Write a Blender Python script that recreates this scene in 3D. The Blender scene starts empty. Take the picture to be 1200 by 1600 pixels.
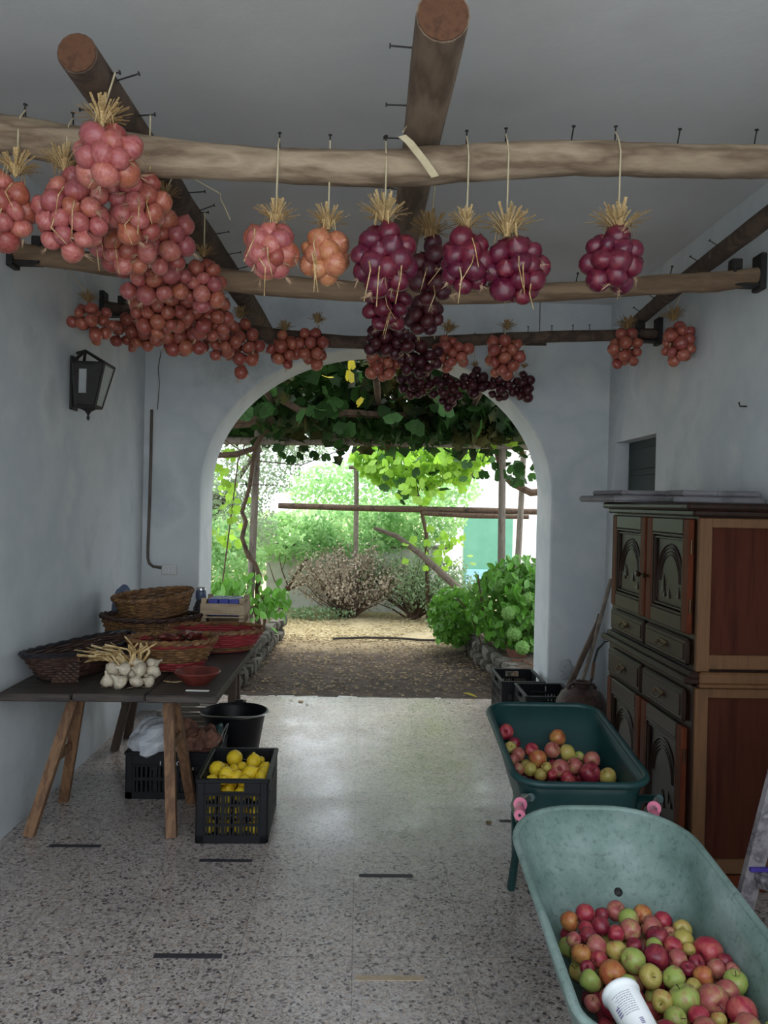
import bpy, math, random
import numpy as np
from mathutils import Vector, Matrix, Euler

# ------------------------------------------------------------------ camera
F, H, RHO = 1250.0, 1.60, math.radians(1.2)
YAW, PITCH = math.radians(1.6178), math.radians(-0.6538)
SC = bpy.context.scene
COL = SC.collection
_f = Vector((math.sin(YAW)*math.cos(PITCH), math.cos(YAW)*math.cos(PITCH), math.sin(PITCH)))
_r0 = Vector((math.cos(YAW), -math.sin(YAW), 0)); _u0 = _r0.cross(_f)
_r = _r0*math.cos(RHO) + _u0*math.sin(RHO); _u = _u0*math.cos(RHO) - _r0*math.sin(RHO)
cd = bpy.data.cameras.new('camera'); cam = bpy.data.objects.new('camera', cd); COL.objects.link(cam)
cd.sensor_fit = 'VERTICAL'; cd.sensor_height = 36.0; cd.lens = F/1600*36; cd.clip_start = .05; cd.clip_end = 300
m3 = Matrix((_r, _u, -_f)).transposed()
cam.matrix_world = Matrix.Translation((0, 0, H)) @ m3.to_4x4()
SC.camera = cam
# ------------------------------------------------------------------ sky, sun, exposure
W = bpy.data.worlds.new('overcast_sky'); SC.world = W; W.use_nodes = True
bg = W.node_tree.nodes['Background']
bg.inputs['Color'].default_value = (0.84, 0.925, 1.0, 1); bg.inputs['Strength'].default_value = 3.2
sd = bpy.data.lights.new('sun', 'SUN'); sd.energy = 5.0; sd.angle = math.radians(40); sd.color = (1, .96, .88)
sun = bpy.data.objects.new('sun', sd); COL.objects.link(sun)
sun.rotation_euler = (math.radians(-24), math.radians(8), 0); sun.location = (0, 12, 9)
SC.view_settings.view_transform = 'Standard'; SC.view_settings.look = 'None'
SC.view_settings.gamma = 1; SC.view_settings.use_curve_mapping = False
SC.view_settings.exposure = 0.0
SC.cycles.use_denoising = True
SC.cycles.max_bounces = 10; SC.cycles.diffuse_bounces = 6; SC.cycles.transparent_max_bounces = 12

R = math.radians
rnd = random.Random(7)
def ray(u, v): return _f + _r*((u-600)/F) - _u*((v-800)/F)
def atY(u, v, Y): d = ray(u, v); return Vector((0, 0, H)) + d*(Y/d.y)
def atZ(u, v, Z): d = ray(u, v); return Vector((0, 0, H)) + d*((Z-H)/d.z)
def atX(u, v, X): d = ray(u, v); return Vector((0, 0, H)) + d*(X/d.x)

# ------------------------------------------------------------------ mesh builder
class MB:
    def __init__(s): s.v = []; s.f = []
    def add(s, vs, fs):
        o = len(s.v); s.v += [tuple(p) for p in vs]; s.f += [tuple(i+o for i in f) for f in fs]
    def box(s, c, d, rot=None):
        x, y, z = d[0]/2, d[1]/2, d[2]/2
        vs = [Vector(p) for p in ((-x,-y,-z),(x,-y,-z),(x,y,-z),(-x,y,-z),(-x,-y,z),(x,-y,z),(x,y,z),(-x,y,z))]
        if rot is not None:
            M = Euler(rot).to_matrix(); vs = [M @ p for p in vs]
        c = Vector(c)
        s.add([p+c for p in vs], [(0,3,2,1),(4,5,6,7),(0,1,5,4),(1,2,6,5),(2,3,7,6),(3,0,4,7)])
    def span(s, a, b):
        s.box([(p+q)/2 for p, q in zip(a, b)], [abs(q-p) for p, q in zip(a, b)])
    def bev(s, c, d, e, rot=None):
        """box with chamfered edges"""
        hx, hy, hz = d[0]/2, d[1]/2, d[2]/2; e = min(e, hx*.9, hy*.9, hz*.9)
        M = Euler(rot).to_matrix() if rot is not None else Matrix.Identity(3); c = Vector(c)
        vs = []; idx = {}
        for sx in (-1, 1):
            for sy in (-1, 1):
                for sz in (-1, 1):
                    for k, p in enumerate(((hx, hy-e, hz-e), (hx-e, hy, hz-e), (hx-e, hy-e, hz))):
                        idx[(sx,sy,sz,k)] = len(vs); vs.append(M @ Vector((p[0]*sx, p[1]*sy, p[2]*sz)) + c)
        fs = []
        I = lambda a, b, g, k: idx[(a,b,g,k)]
        for q in (-1, 1):
            fs.append((I(q,-1,-1,0), I(q,1,-1,0), I(q,1,1,0), I(q,-1,1,0))[::q])
            fs.append((I(-1,q,-1,1), I(-1,q,1,1), I(1,q,1,1), I(1,q,-1,1))[::q])
            fs.append((I(-1,-1,q,2), I(1,-1,q,2), I(1,1,q,2), I(-1,1,q,2))[::q])
        for a in (-1, 1):
            for b in (-1, 1):
                fs.append((I(a,b,-1,0), I(a,b,1,0), I(a,b,1,1), I(a,b,-1,1))[::-a*b])
                fs.append((I(a,-1,b,0), I(a,1,b,0), I(a,1,b,2), I(a,-1,b,2))[::a*b])
                fs.append((I(-1,a,b,1), I(1,a,b,1), I(1,a,b,2), I(-1,a,b,2))[::-a*b])
                for g in (-1, 1):
                    fs.append((I(a,b,g,0), I(a,b,g,1), I(a,b,g,2))[::a*b*g])
        s.add(vs, fs)
    def tube(s, pts, rad, n=8, cap=True, closed=False):
        pts = [Vector(p) for p in pts]; m = len(pts)
        if not isinstance(rad, (list, tuple)): rad = [rad]*m
        up = None; rings = []
        for i in range(m):
            if closed: t = pts[(i+1) % m] - pts[i-1]
            else: t = pts[min(i+1, m-1)] - pts[max(i-1, 0)]
            if t.length < 1e-9: t = Vector((0, 0, 1))
            t.normalize()
            if up is None:
                up = Vector((0, 0, 1)) if abs(t.z) < .9 else Vector((1, 0, 0))
            x = up.cross(t)
            if x.length < 1e-6: x = t.orthogonal()
            x.normalize(); y = t.cross(x).normalized(); up = y
            rings.append([pts[i] + (x*math.cos(2*math.pi*k/n) + y*math.sin(2*math.pi*k/n))*rad[i] for k in range(n)])
        s.loft(rings, cap, closed)
    def loft(s, rings, cap=True, closed=False):
        n = len(rings[0]); m = len(rings); vs = [p for r in rings for p in r]; fs = []
        for i in range(m if closed else m-1):
            a, b = i*n, ((i+1) % m)*n
            for k in range(n): fs.append((a+k, a+(k+1) % n, b+(k+1) % n, b+k))
        if cap and not closed:
            fs.append(tuple(range(n))[::-1]); fs.append(tuple((m-1)*n+k for k in range(n)))
        s.add(vs, fs)
    def lathe(s, prof, n=24, c=(0,0,0), sx=1, sy=1, cap=True):
        c = Vector(c)
        s.loft([[c + Vector((r*sx*math.cos(2*math.pi*k/n), r*sy*math.sin(2*math.pi*k/n), z)) for k in range(n)] for r, z in prof], cap)
    def mesh(s, name, mat, smooth=False):
        me = bpy.data.meshes.new(name); me.from_pydata([tuple(p) for p in s.v], [], s.f); me.update()
        if mat is not None: me.materials.append(mat)
        if smooth:
            me.polygons.foreach_set('use_smooth', [True]*len(me.polygons))
            if smooth != 'all':
                try: me.set_sharp_from_angle(angle=R(42))
                except Exception: pass
        return me
    def build(s, name, mat, parent=None, smooth=False, off=True):
        """link as one mesh object; coordinates are world unless off is False (then local to the parent)"""
        if parent is not None and off:
            o = world_of(parent); s.v = [(p[0]-o.x, p[1]-o.y, p[2]-o.z) for p in s.v]
        return link(name, s.mesh(name, mat, smooth), parent)
def world_of(o):
    p = Vector((0, 0, 0))
    while o is not None: p += o.location; o = o.parent
    return p
def link(name, data, parent=None, loc=None, rot=None, sc=None):
    o = bpy.data.objects.new(name, data); COL.objects.link(o)
    if parent is not None: o.parent = parent
    if loc is not None: o.location = loc
    if rot is not None: o.rotation_euler = rot
    if sc is not None: o.scale = sc if isinstance(sc, (tuple, list)) else (sc, sc, sc)
    return o
def tag(o, label=None, cat=None, group=None, kind=None):
    if label: o['label'] = label
    if cat: o['category'] = cat
    if group: o['group'] = group
    if kind: o['kind'] = kind
    return o
def thing(name, label, cat, loc=(0,0,0), rot=None, group=None):
    return tag(link(name, None, None, loc, rot), label, cat, group)
def struct(o): o['kind'] = 'structure'; return o
def stuff(o): o['kind'] = 'stuff'; return o

# ------------------------------------------------------------------ materials
def hexc(h):
    h = h.lstrip('#'); c = [int(h[i:i+2], 16)/255 for i in (0, 2, 4)]
    return tuple((x/12.92 if x <= .04045 else ((x+.055)/1.055)**2.4) for x in c) + (1,)
def nodes(name):
    m = bpy.data.materials.new(name); m.use_nodes = True; nt = m.node_tree
    return m, nt, nt.nodes['Principled BSDF']
def coords(nt, stretch=(1,1,1), kind='Object'):
    tc = nt.nodes.new('ShaderNodeTexCoord'); mp = nt.nodes.new('ShaderNodeMapping')
    mp.inputs['Scale'].default_value = stretch
    nt.links.new(tc.outputs[kind], mp.inputs['Vector']); return mp.outputs['Vector']
def ramp(nt, fac, stops, const=False):
    r = nt.nodes.new('ShaderNodeValToRGB'); cr = r.color_ramp
    if const: cr.interpolation = 'CONSTANT'
    while len(cr.elements) < len(stops): cr.elements.new(.5)
    for e, (p, c) in zip(cr.elements, stops): e.position = p; e.color = hexc(c) if isinstance(c, str) else c
    nt.links.new(fac, r.inputs['Fac']); return r.outputs['Color']
def noise(nt, vec, scale, detail=5, rough=.55, rand=False):
    n = nt.nodes.new('ShaderNodeTexNoise'); n.inputs['Scale'].default_value = scale
    n.inputs['Detail'].default_value = detail; n.inputs['Roughness'].default_value = rough
    nt.links.new(vec, n.inputs['Vector'])
    if rand:
        n.noise_dimensions = '4D'; oi = nt.nodes.new('ShaderNodeObjectInfo')
        ma = nt.nodes.new('ShaderNodeMath'); ma.operation = 'MULTIPLY'; ma.inputs[1].default_value = 57
        nt.links.new(oi.outputs['Random'], ma.inputs[0]); nt.links.new(ma.outputs[0], n.inputs['W'])
    return n.outputs['Fac']
def mat(name, cols, scale=6, rough=.6, bump=0, bscale=None, stretch=(1,1,1), metal=0, rand=False, vary=0, trans=0, detail=5, spec=.5, coat=0):
    m, nt, p = nodes(name); v = coords(nt, stretch)
    if isinstance(cols, str): cols = [cols, cols]
    k = len(cols); fac = noise(nt, v, scale, detail, .55, rand)
    c = ramp(nt, fac, [(.3 + .4*i/max(1, k-1), h) for i, h in enumerate(cols)])
    if vary:
        oi = nt.nodes.new('ShaderNodeObjectInfo'); hs = nt.nodes.new('ShaderNodeHueSaturation')
        mr = nt.nodes.new('ShaderNodeMapRange'); mr.inputs['To Min'].default_value = 1-vary; mr.inputs['To Max'].default_value = 1+vary
        nt.links.new(oi.outputs['Random'], mr.inputs['Value']); nt.links.new(mr.outputs[0], hs.inputs['Value'])
        nt.links.new(c, hs.inputs['Color']); c = hs.outputs['Color']
    nt.links.new(c, p.inputs['Base Color'])
    p.inputs['Roughness'].default_value = rough; p.inputs['Metallic'].default_value = metal
    p.inputs['Specular IOR Level'].default_value = spec
    if coat: p.inputs['Coat Weight'].default_value = coat; p.inputs['Coat Roughness'].default_value = .15
    if bump:
        b = nt.nodes.new('ShaderNodeBump'); b.inputs['Strength'].default_value = bump; b.inputs['Distance'].default_value = .01
        nt.links.new(noise(nt, v, bscale or scale*3, 6, .6), b.inputs['Height']); nt.links.new(b.outputs[0], p.inputs['Normal'])
    if trans:
        t = nt.nodes.new('ShaderNodeBsdfTranslucent'); mx = nt.nodes.new('ShaderNodeMixShader'); mx.inputs[0].default_value = trans
        nt.links.new(c, t.inputs['Color']); nt.links.new(p.outputs[0], mx.inputs[1]); nt.links.new(t.outputs[0], mx.inputs[2])
        nt.links.new(mx.outputs[0], nt.nodes['Material Output'].inputs['Surface'])
    return m
M = {}
M['wall'] = mat('whitewashed_plaster', ['#b6bcc0', '#ccd0d2', '#c0c6ca', '#d2d4d4'], 1.6, .85, .25, 9, spec=.2)
M['ceiling'] = mat('ceiling_plaster', ['#c4c2c3', '#cecdcd', '#c8c8cb'], 1.2, .9, .15, 20, spec=.2)
M['bark'] = mat('peeled_chestnut_pole', ['#7a6653', '#a8937c', '#6e5a48', '#9a8670'], 5, .8, .6, 14, (.45, 2, 2))
M['bark_dark'] = mat('dark_bark_pole', ['#4c3c32', '#5e4c40', '#40322a', '#685648'], 4, .85, .6, 16, (2, 2, 2))
M['bark_mid'] = mat('grey_brown_bark_pole', ['#6e5c4c', '#867260', '#5e4c3e', '#7a6654'], 3, .85, .6, 14, (3, .6, 3))
M['bark_pole2'] = mat('brown_cross_pole_bark', ['#77604c', '#8f765e', '#69523f', '#82694f'], 3, .85, .5, 14, (.5, 3, 3))
M['cut'] = mat('cut_wood_end', ['#4c2e1e', '#64402a', '#402516'], 22, .8, .5)
M['iron'] = mat('rusty_black_iron', ['#1b1a1b', '#2d2a29', '#231f1e'], 20, .6, .2, metal=.3)
M['straw'] = mat('dried_stalk_straw', ['#c9a878', '#e0c796', '#a9854f', '#d2b684'], 30, .8, 0, rand=True, trans=.15)
M['straw_dark'] = mat('old_dried_stalk_straw', ['#8a6a44', '#a98a5c', '#6f5434'], 30, .85, 0, rand=True, trans=.1)
M['string'] = mat('raffia_string', ['#cbbd9e', '#b5a685'], 30, .8)
M['roots'] = mat('dry_roots', ['#c8a98c', '#a3866c'], 30, .9)
def onion_mat(name, a, b, c_, d, rough=.33):
    m, nt, p = nodes(name); v = coords(nt, (1, 1, .18))
    f1 = noise(nt, v, 5.5, 4, .6, True); v2 = coords(nt); f2 = noise(nt, v2, 1.5, 4, .6, True)
    c1 = ramp(nt, f1, [(.3, a), (.5, b), (.72, c_)]); c2 = ramp(nt, f2, [(.52, (0,0,0,1)), (.7, (1,1,1,1))])
    mx = nt.nodes.new('ShaderNodeMixRGB'); mx.inputs[2].default_value = hexc(d)
    nt.links.new(c2, mx.inputs[0]); nt.links.new(c1, mx.inputs[1])
    oi = nt.nodes.new('ShaderNodeObjectInfo'); hs = nt.nodes.new('ShaderNodeHueSaturation')
    for lo, hi, sock in ((.8, 1.15, 'Value'), (.493, .512, 'Hue')):
        mr = nt.nodes.new('ShaderNodeMapRange'); mr.inputs['To Min'].default_value = lo; mr.inputs['To Max'].default_value = hi
        nt.links.new(oi.outputs['Random'], mr.inputs['Value']); nt.links.new(mr.outputs[0], hs.inputs[sock])
    nt.links.new(mx.outputs[0], hs.inputs['Color']); nt.links.new(hs.outputs[0], p.inputs['Base Color'])
    p.inputs['Roughness'].default_value = rough; p.inputs['Specular IOR Level'].default_value = .55
    return m
M['pink'] = onion_mat('pink_onion_skin', '#98404a', '#b2605f', '#c07c72', '#a65a42')
M['copper'] = onion_mat('copper_onion_skin', '#8a3a34', '#a4544a', '#b46c5a', '#96502f')
M['gold'] = onion_mat('golden_pink_onion_skin', '#a85348', '#bd7658', '#c89468', '#b26c38')
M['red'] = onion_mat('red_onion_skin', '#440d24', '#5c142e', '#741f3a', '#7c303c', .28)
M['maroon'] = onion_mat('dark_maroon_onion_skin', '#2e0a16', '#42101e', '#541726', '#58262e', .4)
def apple_mat(name, a, b, c_, spots=True):
    m, nt, p = nodes(name); v = coords(nt, (1, 1, .45)); f = noise(nt, v, 1.6, 6, .65, True)
    c1 = ramp(nt, f, [(.34, a), (.5, b), (.68, c_)])
    vs = coords(nt); f3 = noise(nt, vs, 3.2, 2, .5, True)
    mask = ramp(nt, f3, [(.70, (0,0,0,1)), (.74, (1,1,1,1))])
    mx = nt.nodes.new('ShaderNodeMixRGB'); mx.inputs[2].default_value = hexc('#5a3a22')
    nt.links.new(mask, mx.inputs[0]); nt.links.new(c1, mx.inputs[1]); nt.links.new(mx.outputs[0], p.inputs['Base Color'])
    p.inputs['Roughness'].default_value = .38; p.inputs['Specular IOR Level'].default_value = .5
    return m
M['apple_red'] = apple_mat('red_apple_skin', '#8c1e36', '#a83446', '#bd6a58')
M['apple_dark'] = apple_mat('dark_red_apple_skin', '#68182c', '#842438', '#a04a46')
M['apple_pink'] = apple_mat('mottled_pink_apple_skin', '#9c404c', '#ac6258', '#b09a62')
M['apple_orange'] = apple_mat('orange_apple_skin', '#a8483a', '#b87242', '#c09a52')
M['apple_green'] = apple_mat('green_apple_skin', '#8ea04a', '#9cac58', '#a8705a')
M['apple_yellow'] = apple_mat('yellow_apple_skin', '#a89648', '#b4a658', '#b0704a')
M['stem'] = mat('apple_stem', ['#4b3322', '#33231a'], 30, .9)
M['lemon'] = mat('lemon_peel', ['#e8c21c', '#f0d034', '#dcb414'], 2, .42, .2, 14, rand=True)
M['garlic'] = mat('garlic_skin', ['#d8d0be', '#c8bda6', '#b4a48e', '#d0c8b8'], 2.5, .6, .2, rand=True)
M['barrow_pale'] = None
M['barrow_dark'] = mat('dark_green_plastic', ['#14383a', '#183e3e', '#123334'], 4, .42, .05, 60)
M['pink_grip'] = mat('pink_rubber_grip', ['#e0809c', '#d86f8e'], 10, .5)
M['chrome'] = mat('bare_metal_tube', ['#c8c8c8', '#a8a8a8'], 10, .3, metal=.9)
M['black_plastic'] = mat('black_crate_plastic', ['#0d0d11', '#131318'], 6, .5, .05, 80, spec=.3)
M['bucket'] = mat('navy_black_bucket_plastic', ['#0c0d13', '#11131a'], 6, .45, spec=.35)
M['rubber'] = mat('black_tyre_rubber', ['#151515', '#222222'], 20, .8, .2)
M['table'] = mat('weathered_dark_table_board', ['#3a322d', '#493f39', '#2f2824', '#423932'], 4, .6, .35, 30, (1, 12, 6))
M['pine'] = mat('aged_pine_leg', ['#74543a', '#8a6647', '#644530', '#7e5c40'], 4, .65, .3, 30, (8, 8, 1))
M['dark_leg_wood'] = mat('dark_trestle_wood', ['#43362c', '#54443a', '#382c24'], 4, .75, .3, 30, (8, 8, 1))
M['crate_wood'] = mat('thin_fruit_crate_wood', ['#9c866c', '#b8a488', '#85705a'], 5, .8, .3, 30, (1, 8, 8))
M['grey_wood'] = mat('grey_weathered_slats', ['#77706a', '#8f8880', '#5f5953'], 5, .85, .3, 30, (1, 8, 8))
M['wicker'] = mat('honey_wicker', ['#6e4c2e', '#86603a', '#5c3e26', '#94703f'], 14, .6, .2, 60)
M['wicker_red'] = mat('red_dyed_wicker', ['#84242a', '#9a3236', '#701c24'], 14, .55, .2, 60)
M['wicker_dark'] = mat('dark_brown_wicker', ['#33201a', '#483026', '#281814', '#563a2e'], 14, .6, .2, 60)
M['rim_black'] = mat('black_wrapped_rim', ['#17161c', '#24222a'], 20, .5)
M['clay'] = mat('dark_red_glazed_clay', ['#5c2620', '#74332a', '#4a1e1a'], 12, .4, .1)
M['terracotta'] = mat('terracotta', ['#6a4436', '#7a5040', '#58382c'], 12, .85, .2)
M['paper'] = mat('white_paper', ['#e8e6e0', '#d6d4ce'], 8, .8)
M['bag'] = mat('white_plastic_bag', ['#d8dce4', '#eceef2', '#c4cad6'], 6, .35, .2, 25, trans=.25)
M['old_bag'] = mat('dull_grey_bag', ['#8c9092', '#a2a6a8', '#7c8082'], 12, .7)
M['blue_bag'] = mat('blue_grey_plastic_bag', ['#46506a', '#5a6680'], 8, .35, .2, 25)
M['brown_paper'] = mat('crumpled_brown_paper', ['#6a4436', '#855a48', '#54342a'], 8, .8, .3, 25)
M['pepper'] = mat('dried_dark_pepper_skin', ['#4a1a16', '#67281e', '#36120f'], 14, .3, .3, 30, rand=True)
M['blue_pack'] = mat('blue_carton', ['#2a348c', '#343f9c'], 8, .4)
M['cab'] = mat('glossy_dark_walnut', ['#1e130e', '#2a1a13', '#180f0a'], 3, .4, .08, 40, (8, 8, 1), spec=.22)
M['cab_red'] = mat('reddish_stained_wood', ['#4a2214', '#5a2c1a', '#3e1a0e'], 3, .55, .08, 40, (8, 8, 1), spec=.1)
M['cab_side'] = mat('red_brown_veneer_side', ['#3a1910', '#442014', '#32140c'], 2, .8, .1, 60, (14, 14, 1), spec=.15)
M['cab_honey'] = mat('honey_wood_stile', ['#543619', '#624020', '#482d14'], 3, .65, .15, 40, (10, 10, 1))
M['bronze'] = mat('dark_bronze', ['#3a2c1e', '#54402a'], 20, .4, metal=.8)
M['grey_board'] = mat('grey_foam_board', ['#6d6a6c', '#807d80', '#5c595c'], 6, .7, .2, 30)
M['shutter'] = mat('dark_green_shutter_paint', ['#0f211e', '#132824'], 8, .6)
M['frost'] = mat('frosted_lantern_glass', ['#d8dcdc', '#c4c8c8'], 8, .35, trans=.5)
M['switch'] = mat('white_switch_plastic', ['#d4d4d0', '#c8c8c4'], 8, .45)
M['conduit'] = mat('brown_wall_conduit', ['#4a4038', '#5a4e44'], 14, .6)
M['ladder'] = mat('paint_splashed_grey_wood', ['#7b7478', '#938d90', '#645d62', '#c0bcc0'], 14, .75, .2)
M['purple'] = mat('purple_paint', ['#3d2f86', '#4a3a98'], 8, .5)
M['cup'] = mat('white_yogurt_tub_plastic', ['#eceef0', '#f4f4f4'], 6, .35)
M['print_grey'] = mat('grey_print_ink', ['#8c8e9c', '#a0a2ae'], 20, .5)
M['print_purple'] = mat('purple_print_ink', ['#6a5f92', '#7c70a4'], 20, .5)
M['strip_black'] = mat('black_divider_strip', ['#2c2a30', '#3a383e'], 12, .7)
M['strip_tan'] = mat('worn_tan_strip_mark', ['#a8957c', '#b8a68e'], 25, .7)
M['cover_white'] = mat('lettering_white', ['#c8c8cc', '#d8d8dc'], 10, .5)
M['stone'] = mat('grey_field_stone', ['#5c574f', '#6e695f', '#4a463f', '#7c766c'], 7, .9, .6, 25, rand=True, vary=.2)
M['soil'] = mat('brown_garden_soil', ['#4a3c30', '#5e4e3e', '#3a2e24', '#6e5e4c'], 9, .95, .8, 40)
M['ground'] = mat('leaf_littered_earth', ['#3c312a', '#4e4034', '#32281f', '#5c4e40', '#453a30'], 7, .95, .7, 30)
M['litter'] = mat('dry_leaf_litter', ['#7c6850', '#9a8668', '#5a4838'], 3, .9, trans=.2)
M['hay'] = mat('pale_straw_litter', ['#bca982', '#d2c29a', '#a08c66'], 3, .9, trans=.2)
M['dry_leaf'] = mat('dry_brown_leaf', ['#7c6446', '#96805c'], 20, .9)
M['yellow_leaf'] = mat('yellow_autumn_leaf', ['#d8c030', '#c8b428', '#a8a838'], 12, .5, trans=.45)
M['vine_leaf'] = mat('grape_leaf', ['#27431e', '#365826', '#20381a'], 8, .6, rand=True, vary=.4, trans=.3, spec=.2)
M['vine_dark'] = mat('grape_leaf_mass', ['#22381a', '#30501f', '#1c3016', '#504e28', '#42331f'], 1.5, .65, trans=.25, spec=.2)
M['vine_lit'] = mat('sunlit_grape_leaf', ['#86b838', '#a4cc4c', '#74a834'], 6, .5, rand=True, vary=.2, trans=.55)  # lit copy of the grape leaf, sunlight put into its colour
M['vine_and_shaded_wood'] = mat('gnarled_vine_bark_and_shaded_wood', ['#4a382c', '#5e4a3a', '#36281f'], 14, .9, .8, 30)  # vine bark; its dark tone also paints shade onto pergola wood
M['post'] = mat('grey_weathered_post', ['#6c6258', '#857a6e', '#564c44'], 6, .85, .6, 25, (4, 4, 1))
M['hydra_leaf'] = mat('hydrangea_leaf', ['#56922e', '#70a83e', '#467c26'], 10, .45, rand=True, vary=.25, trans=.35)
M['hydra_flower'] = mat('green_hydrangea_floret', ['#7cae58', '#94c06a', '#668f4a'], 10, .7, rand=True, trans=.3)
M['olive_leaf'] = mat('olive_tree_leaf', ['#8fa084', '#a9b89a', '#748868'], 2, .6, trans=.4)
M['tree_leaf'] = mat('light_green_tree_leaf', ['#9cc47c', '#b8dc9c', '#86b474', '#d0e6b4'], 2.5, .5, trans=.55)
M['heath_brown'] = mat('dry_heath_twig', ['#9c8e7e', '#b2a492', '#84766a'], 2, .9, trans=.15)
M['heath_green'] = mat('grey_green_rosemary', ['#7c9670', '#94ac82', '#66805c'], 2, .8, trans=.25)
M['trunk'] = mat('grey_tree_bark', ['#54483e', '#6a5e52', '#403630'], 8, .9, .6, 25)
M['stucco'] = mat('grey_garden_wall_stucco', ['#b4b6b2', '#c6c8c4', '#a2a4a0'], 3, .9, .3, 30)
M['cap'] = mat('wall_coping_stone', ['#6a665e', '#7c786e'], 8, .9, .4)
M['white_house'] = mat('white_house_plaster', ['#e8e8e4', '#f0f0ee'], 2, .85)
M['green_door'] = mat('green_painted_door', ['#5f9a82', '#6ca68e'], 4, .5)
M['blue_paint'] = mat('pale_blue_board', ['#8ec0d8', '#a4cee2'], 4, .6)
M['hose'] = mat('black_irrigation_hose', ['#2a2622', '#37322c'], 10, .7)
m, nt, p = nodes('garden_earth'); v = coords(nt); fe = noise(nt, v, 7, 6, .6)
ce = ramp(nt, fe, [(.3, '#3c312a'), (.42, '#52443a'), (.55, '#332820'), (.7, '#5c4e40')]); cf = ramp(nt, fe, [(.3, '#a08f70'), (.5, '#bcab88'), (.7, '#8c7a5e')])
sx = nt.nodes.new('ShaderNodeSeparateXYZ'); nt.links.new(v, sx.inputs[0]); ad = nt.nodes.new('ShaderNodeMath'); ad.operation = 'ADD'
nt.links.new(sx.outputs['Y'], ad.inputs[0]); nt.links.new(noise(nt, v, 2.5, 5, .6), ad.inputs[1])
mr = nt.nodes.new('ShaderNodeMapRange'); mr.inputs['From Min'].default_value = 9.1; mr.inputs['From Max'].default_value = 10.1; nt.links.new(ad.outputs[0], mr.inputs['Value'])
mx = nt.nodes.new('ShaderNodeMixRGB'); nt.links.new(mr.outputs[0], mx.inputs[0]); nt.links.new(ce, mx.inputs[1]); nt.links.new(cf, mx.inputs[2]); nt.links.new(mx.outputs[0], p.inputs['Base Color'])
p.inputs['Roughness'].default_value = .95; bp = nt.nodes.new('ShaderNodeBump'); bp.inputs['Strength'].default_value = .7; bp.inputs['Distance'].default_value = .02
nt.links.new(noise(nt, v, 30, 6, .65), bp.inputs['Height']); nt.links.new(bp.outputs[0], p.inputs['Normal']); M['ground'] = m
# pale green scuffed barrow paint
m, nt, p = nodes('scuffed_pale_green_tub'); v = coords(nt)
fa = noise(nt, v, 5, 6, .65); fb = noise(nt, v, 60, 3, .6)
ca = ramp(nt, fa, [(.3, '#5c736c'), (.48, '#738a83'), (.7, '#95a6a3')]); cb = ramp(nt, fb, [(.30, (.6,.62,.62,1)), (.46, (1,1,1,1))])
mx = nt.nodes.new('ShaderNodeMixRGB'); mx.blend_type = 'MULTIPLY'; mx.inputs[0].default_value = .8
nt.links.new(ca, mx.inputs[1]); nt.links.new(cb, mx.inputs[2]); nt.links.new(mx.outputs[0], p.inputs['Base Color'])
p.inputs['Roughness'].default_value = .55; M['barrow_pale'] = m
nt = M['wall'].node_tree; p = nt.nodes['Principled BSDF']; src = p.inputs['Base Color'].links[0].from_socket
vw = coords(nt); ms = ramp(nt, noise(nt, vw, .9, 7, .68), [(.60, (0,0,0,1)), (.74, (.55,.55,.55,1))]); mx = nt.nodes.new('ShaderNodeMixRGB'); mx.inputs[2].default_value = hexc('#8b918d')
nt.links.new(ms, mx.inputs[0]); nt.links.new(src, mx.inputs[1]); nt.links.new(mx.outputs[0], p.inputs['Base Color'])
# terrazzo
m, nt, p = nodes('terrazzo_floor'); v = coords(nt)
def voro(scale):
    q = nt.nodes.new('ShaderNodeTexVoronoi'); q.inputs['Scale'].default_value = scale; q.inputs['Randomness'].default_value = 1
    nt.links.new(v, q.inputs['Vector']); s_ = nt.nodes.new('ShaderNodeSeparateColor'); nt.links.new(q.outputs['Color'], s_.inputs[0]); return s_
sA = voro(95); sB = voro(190)
cA = ramp(nt, sA.outputs[0], [(0, '#c2b8b2'), (.28, '#b4aaa5'), (.52, '#c8beb8'), (.70, '#a39994'), (.82, '#7d7473'), (.88, '#bba99b'), (.96, '#625a5c')], True)
cB = ramp(nt, sB.outputs[0], [(0, '#ffffff'), (.72, '#dcd6d0'), (.86, '#a49c99')], True)
mx = nt.nodes.new('ShaderNodeMixRGB'); mx.blend_type = 'MULTIPLY'; mx.inputs[0].default_value = .7
nt.links.new(cA, mx.inputs[1]); nt.links.new(cB, mx.inputs[2])
br = nt.nodes.new('ShaderNodeTexBrick'); br.offset = 0; br.inputs['Scale'].default_value = 1; br.inputs['Brick Width'].default_value = .4
br.inputs['Row Height'].default_value = .4; br.inputs['Mortar Size'].default_value = .0022; br.inputs['Mortar Smooth'].default_value = .3
br.inputs['Color1'].default_value = (1,1,1,1); br.inputs['Color2'].default_value = (.95,.95,.95,1); br.inputs['Mortar'].default_value = (.62,.6,.6,1)
nt.links.new(v, br.inputs['Vector'])
mx2 = nt.nodes.new('ShaderNodeMixRGB'); mx2.blend_type = 'MULTIPLY'; mx2.inputs[0].default_value = 1
nt.links.new(mx.outputs[0], mx2.inputs[1]); nt.links.new(br.outputs['Color'], mx2.inputs[2])
st = ramp(nt, noise(nt, v, 1.3, 6, .6), [(.35, (.82,.82,.84,1)), (.65, (1,1,1,1))])
mx3 = nt.nodes.new('ShaderNodeMixRGB'); mx3.blend_type = 'MULTIPLY'; mx3.inputs[0].default_value = 1
nt.links.new(mx2.outputs[0], mx3.inputs[1]); nt.links.new(st, mx3.inputs[2]); nt.links.new(mx3.outputs[0], p.inputs['Base Color'])
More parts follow.
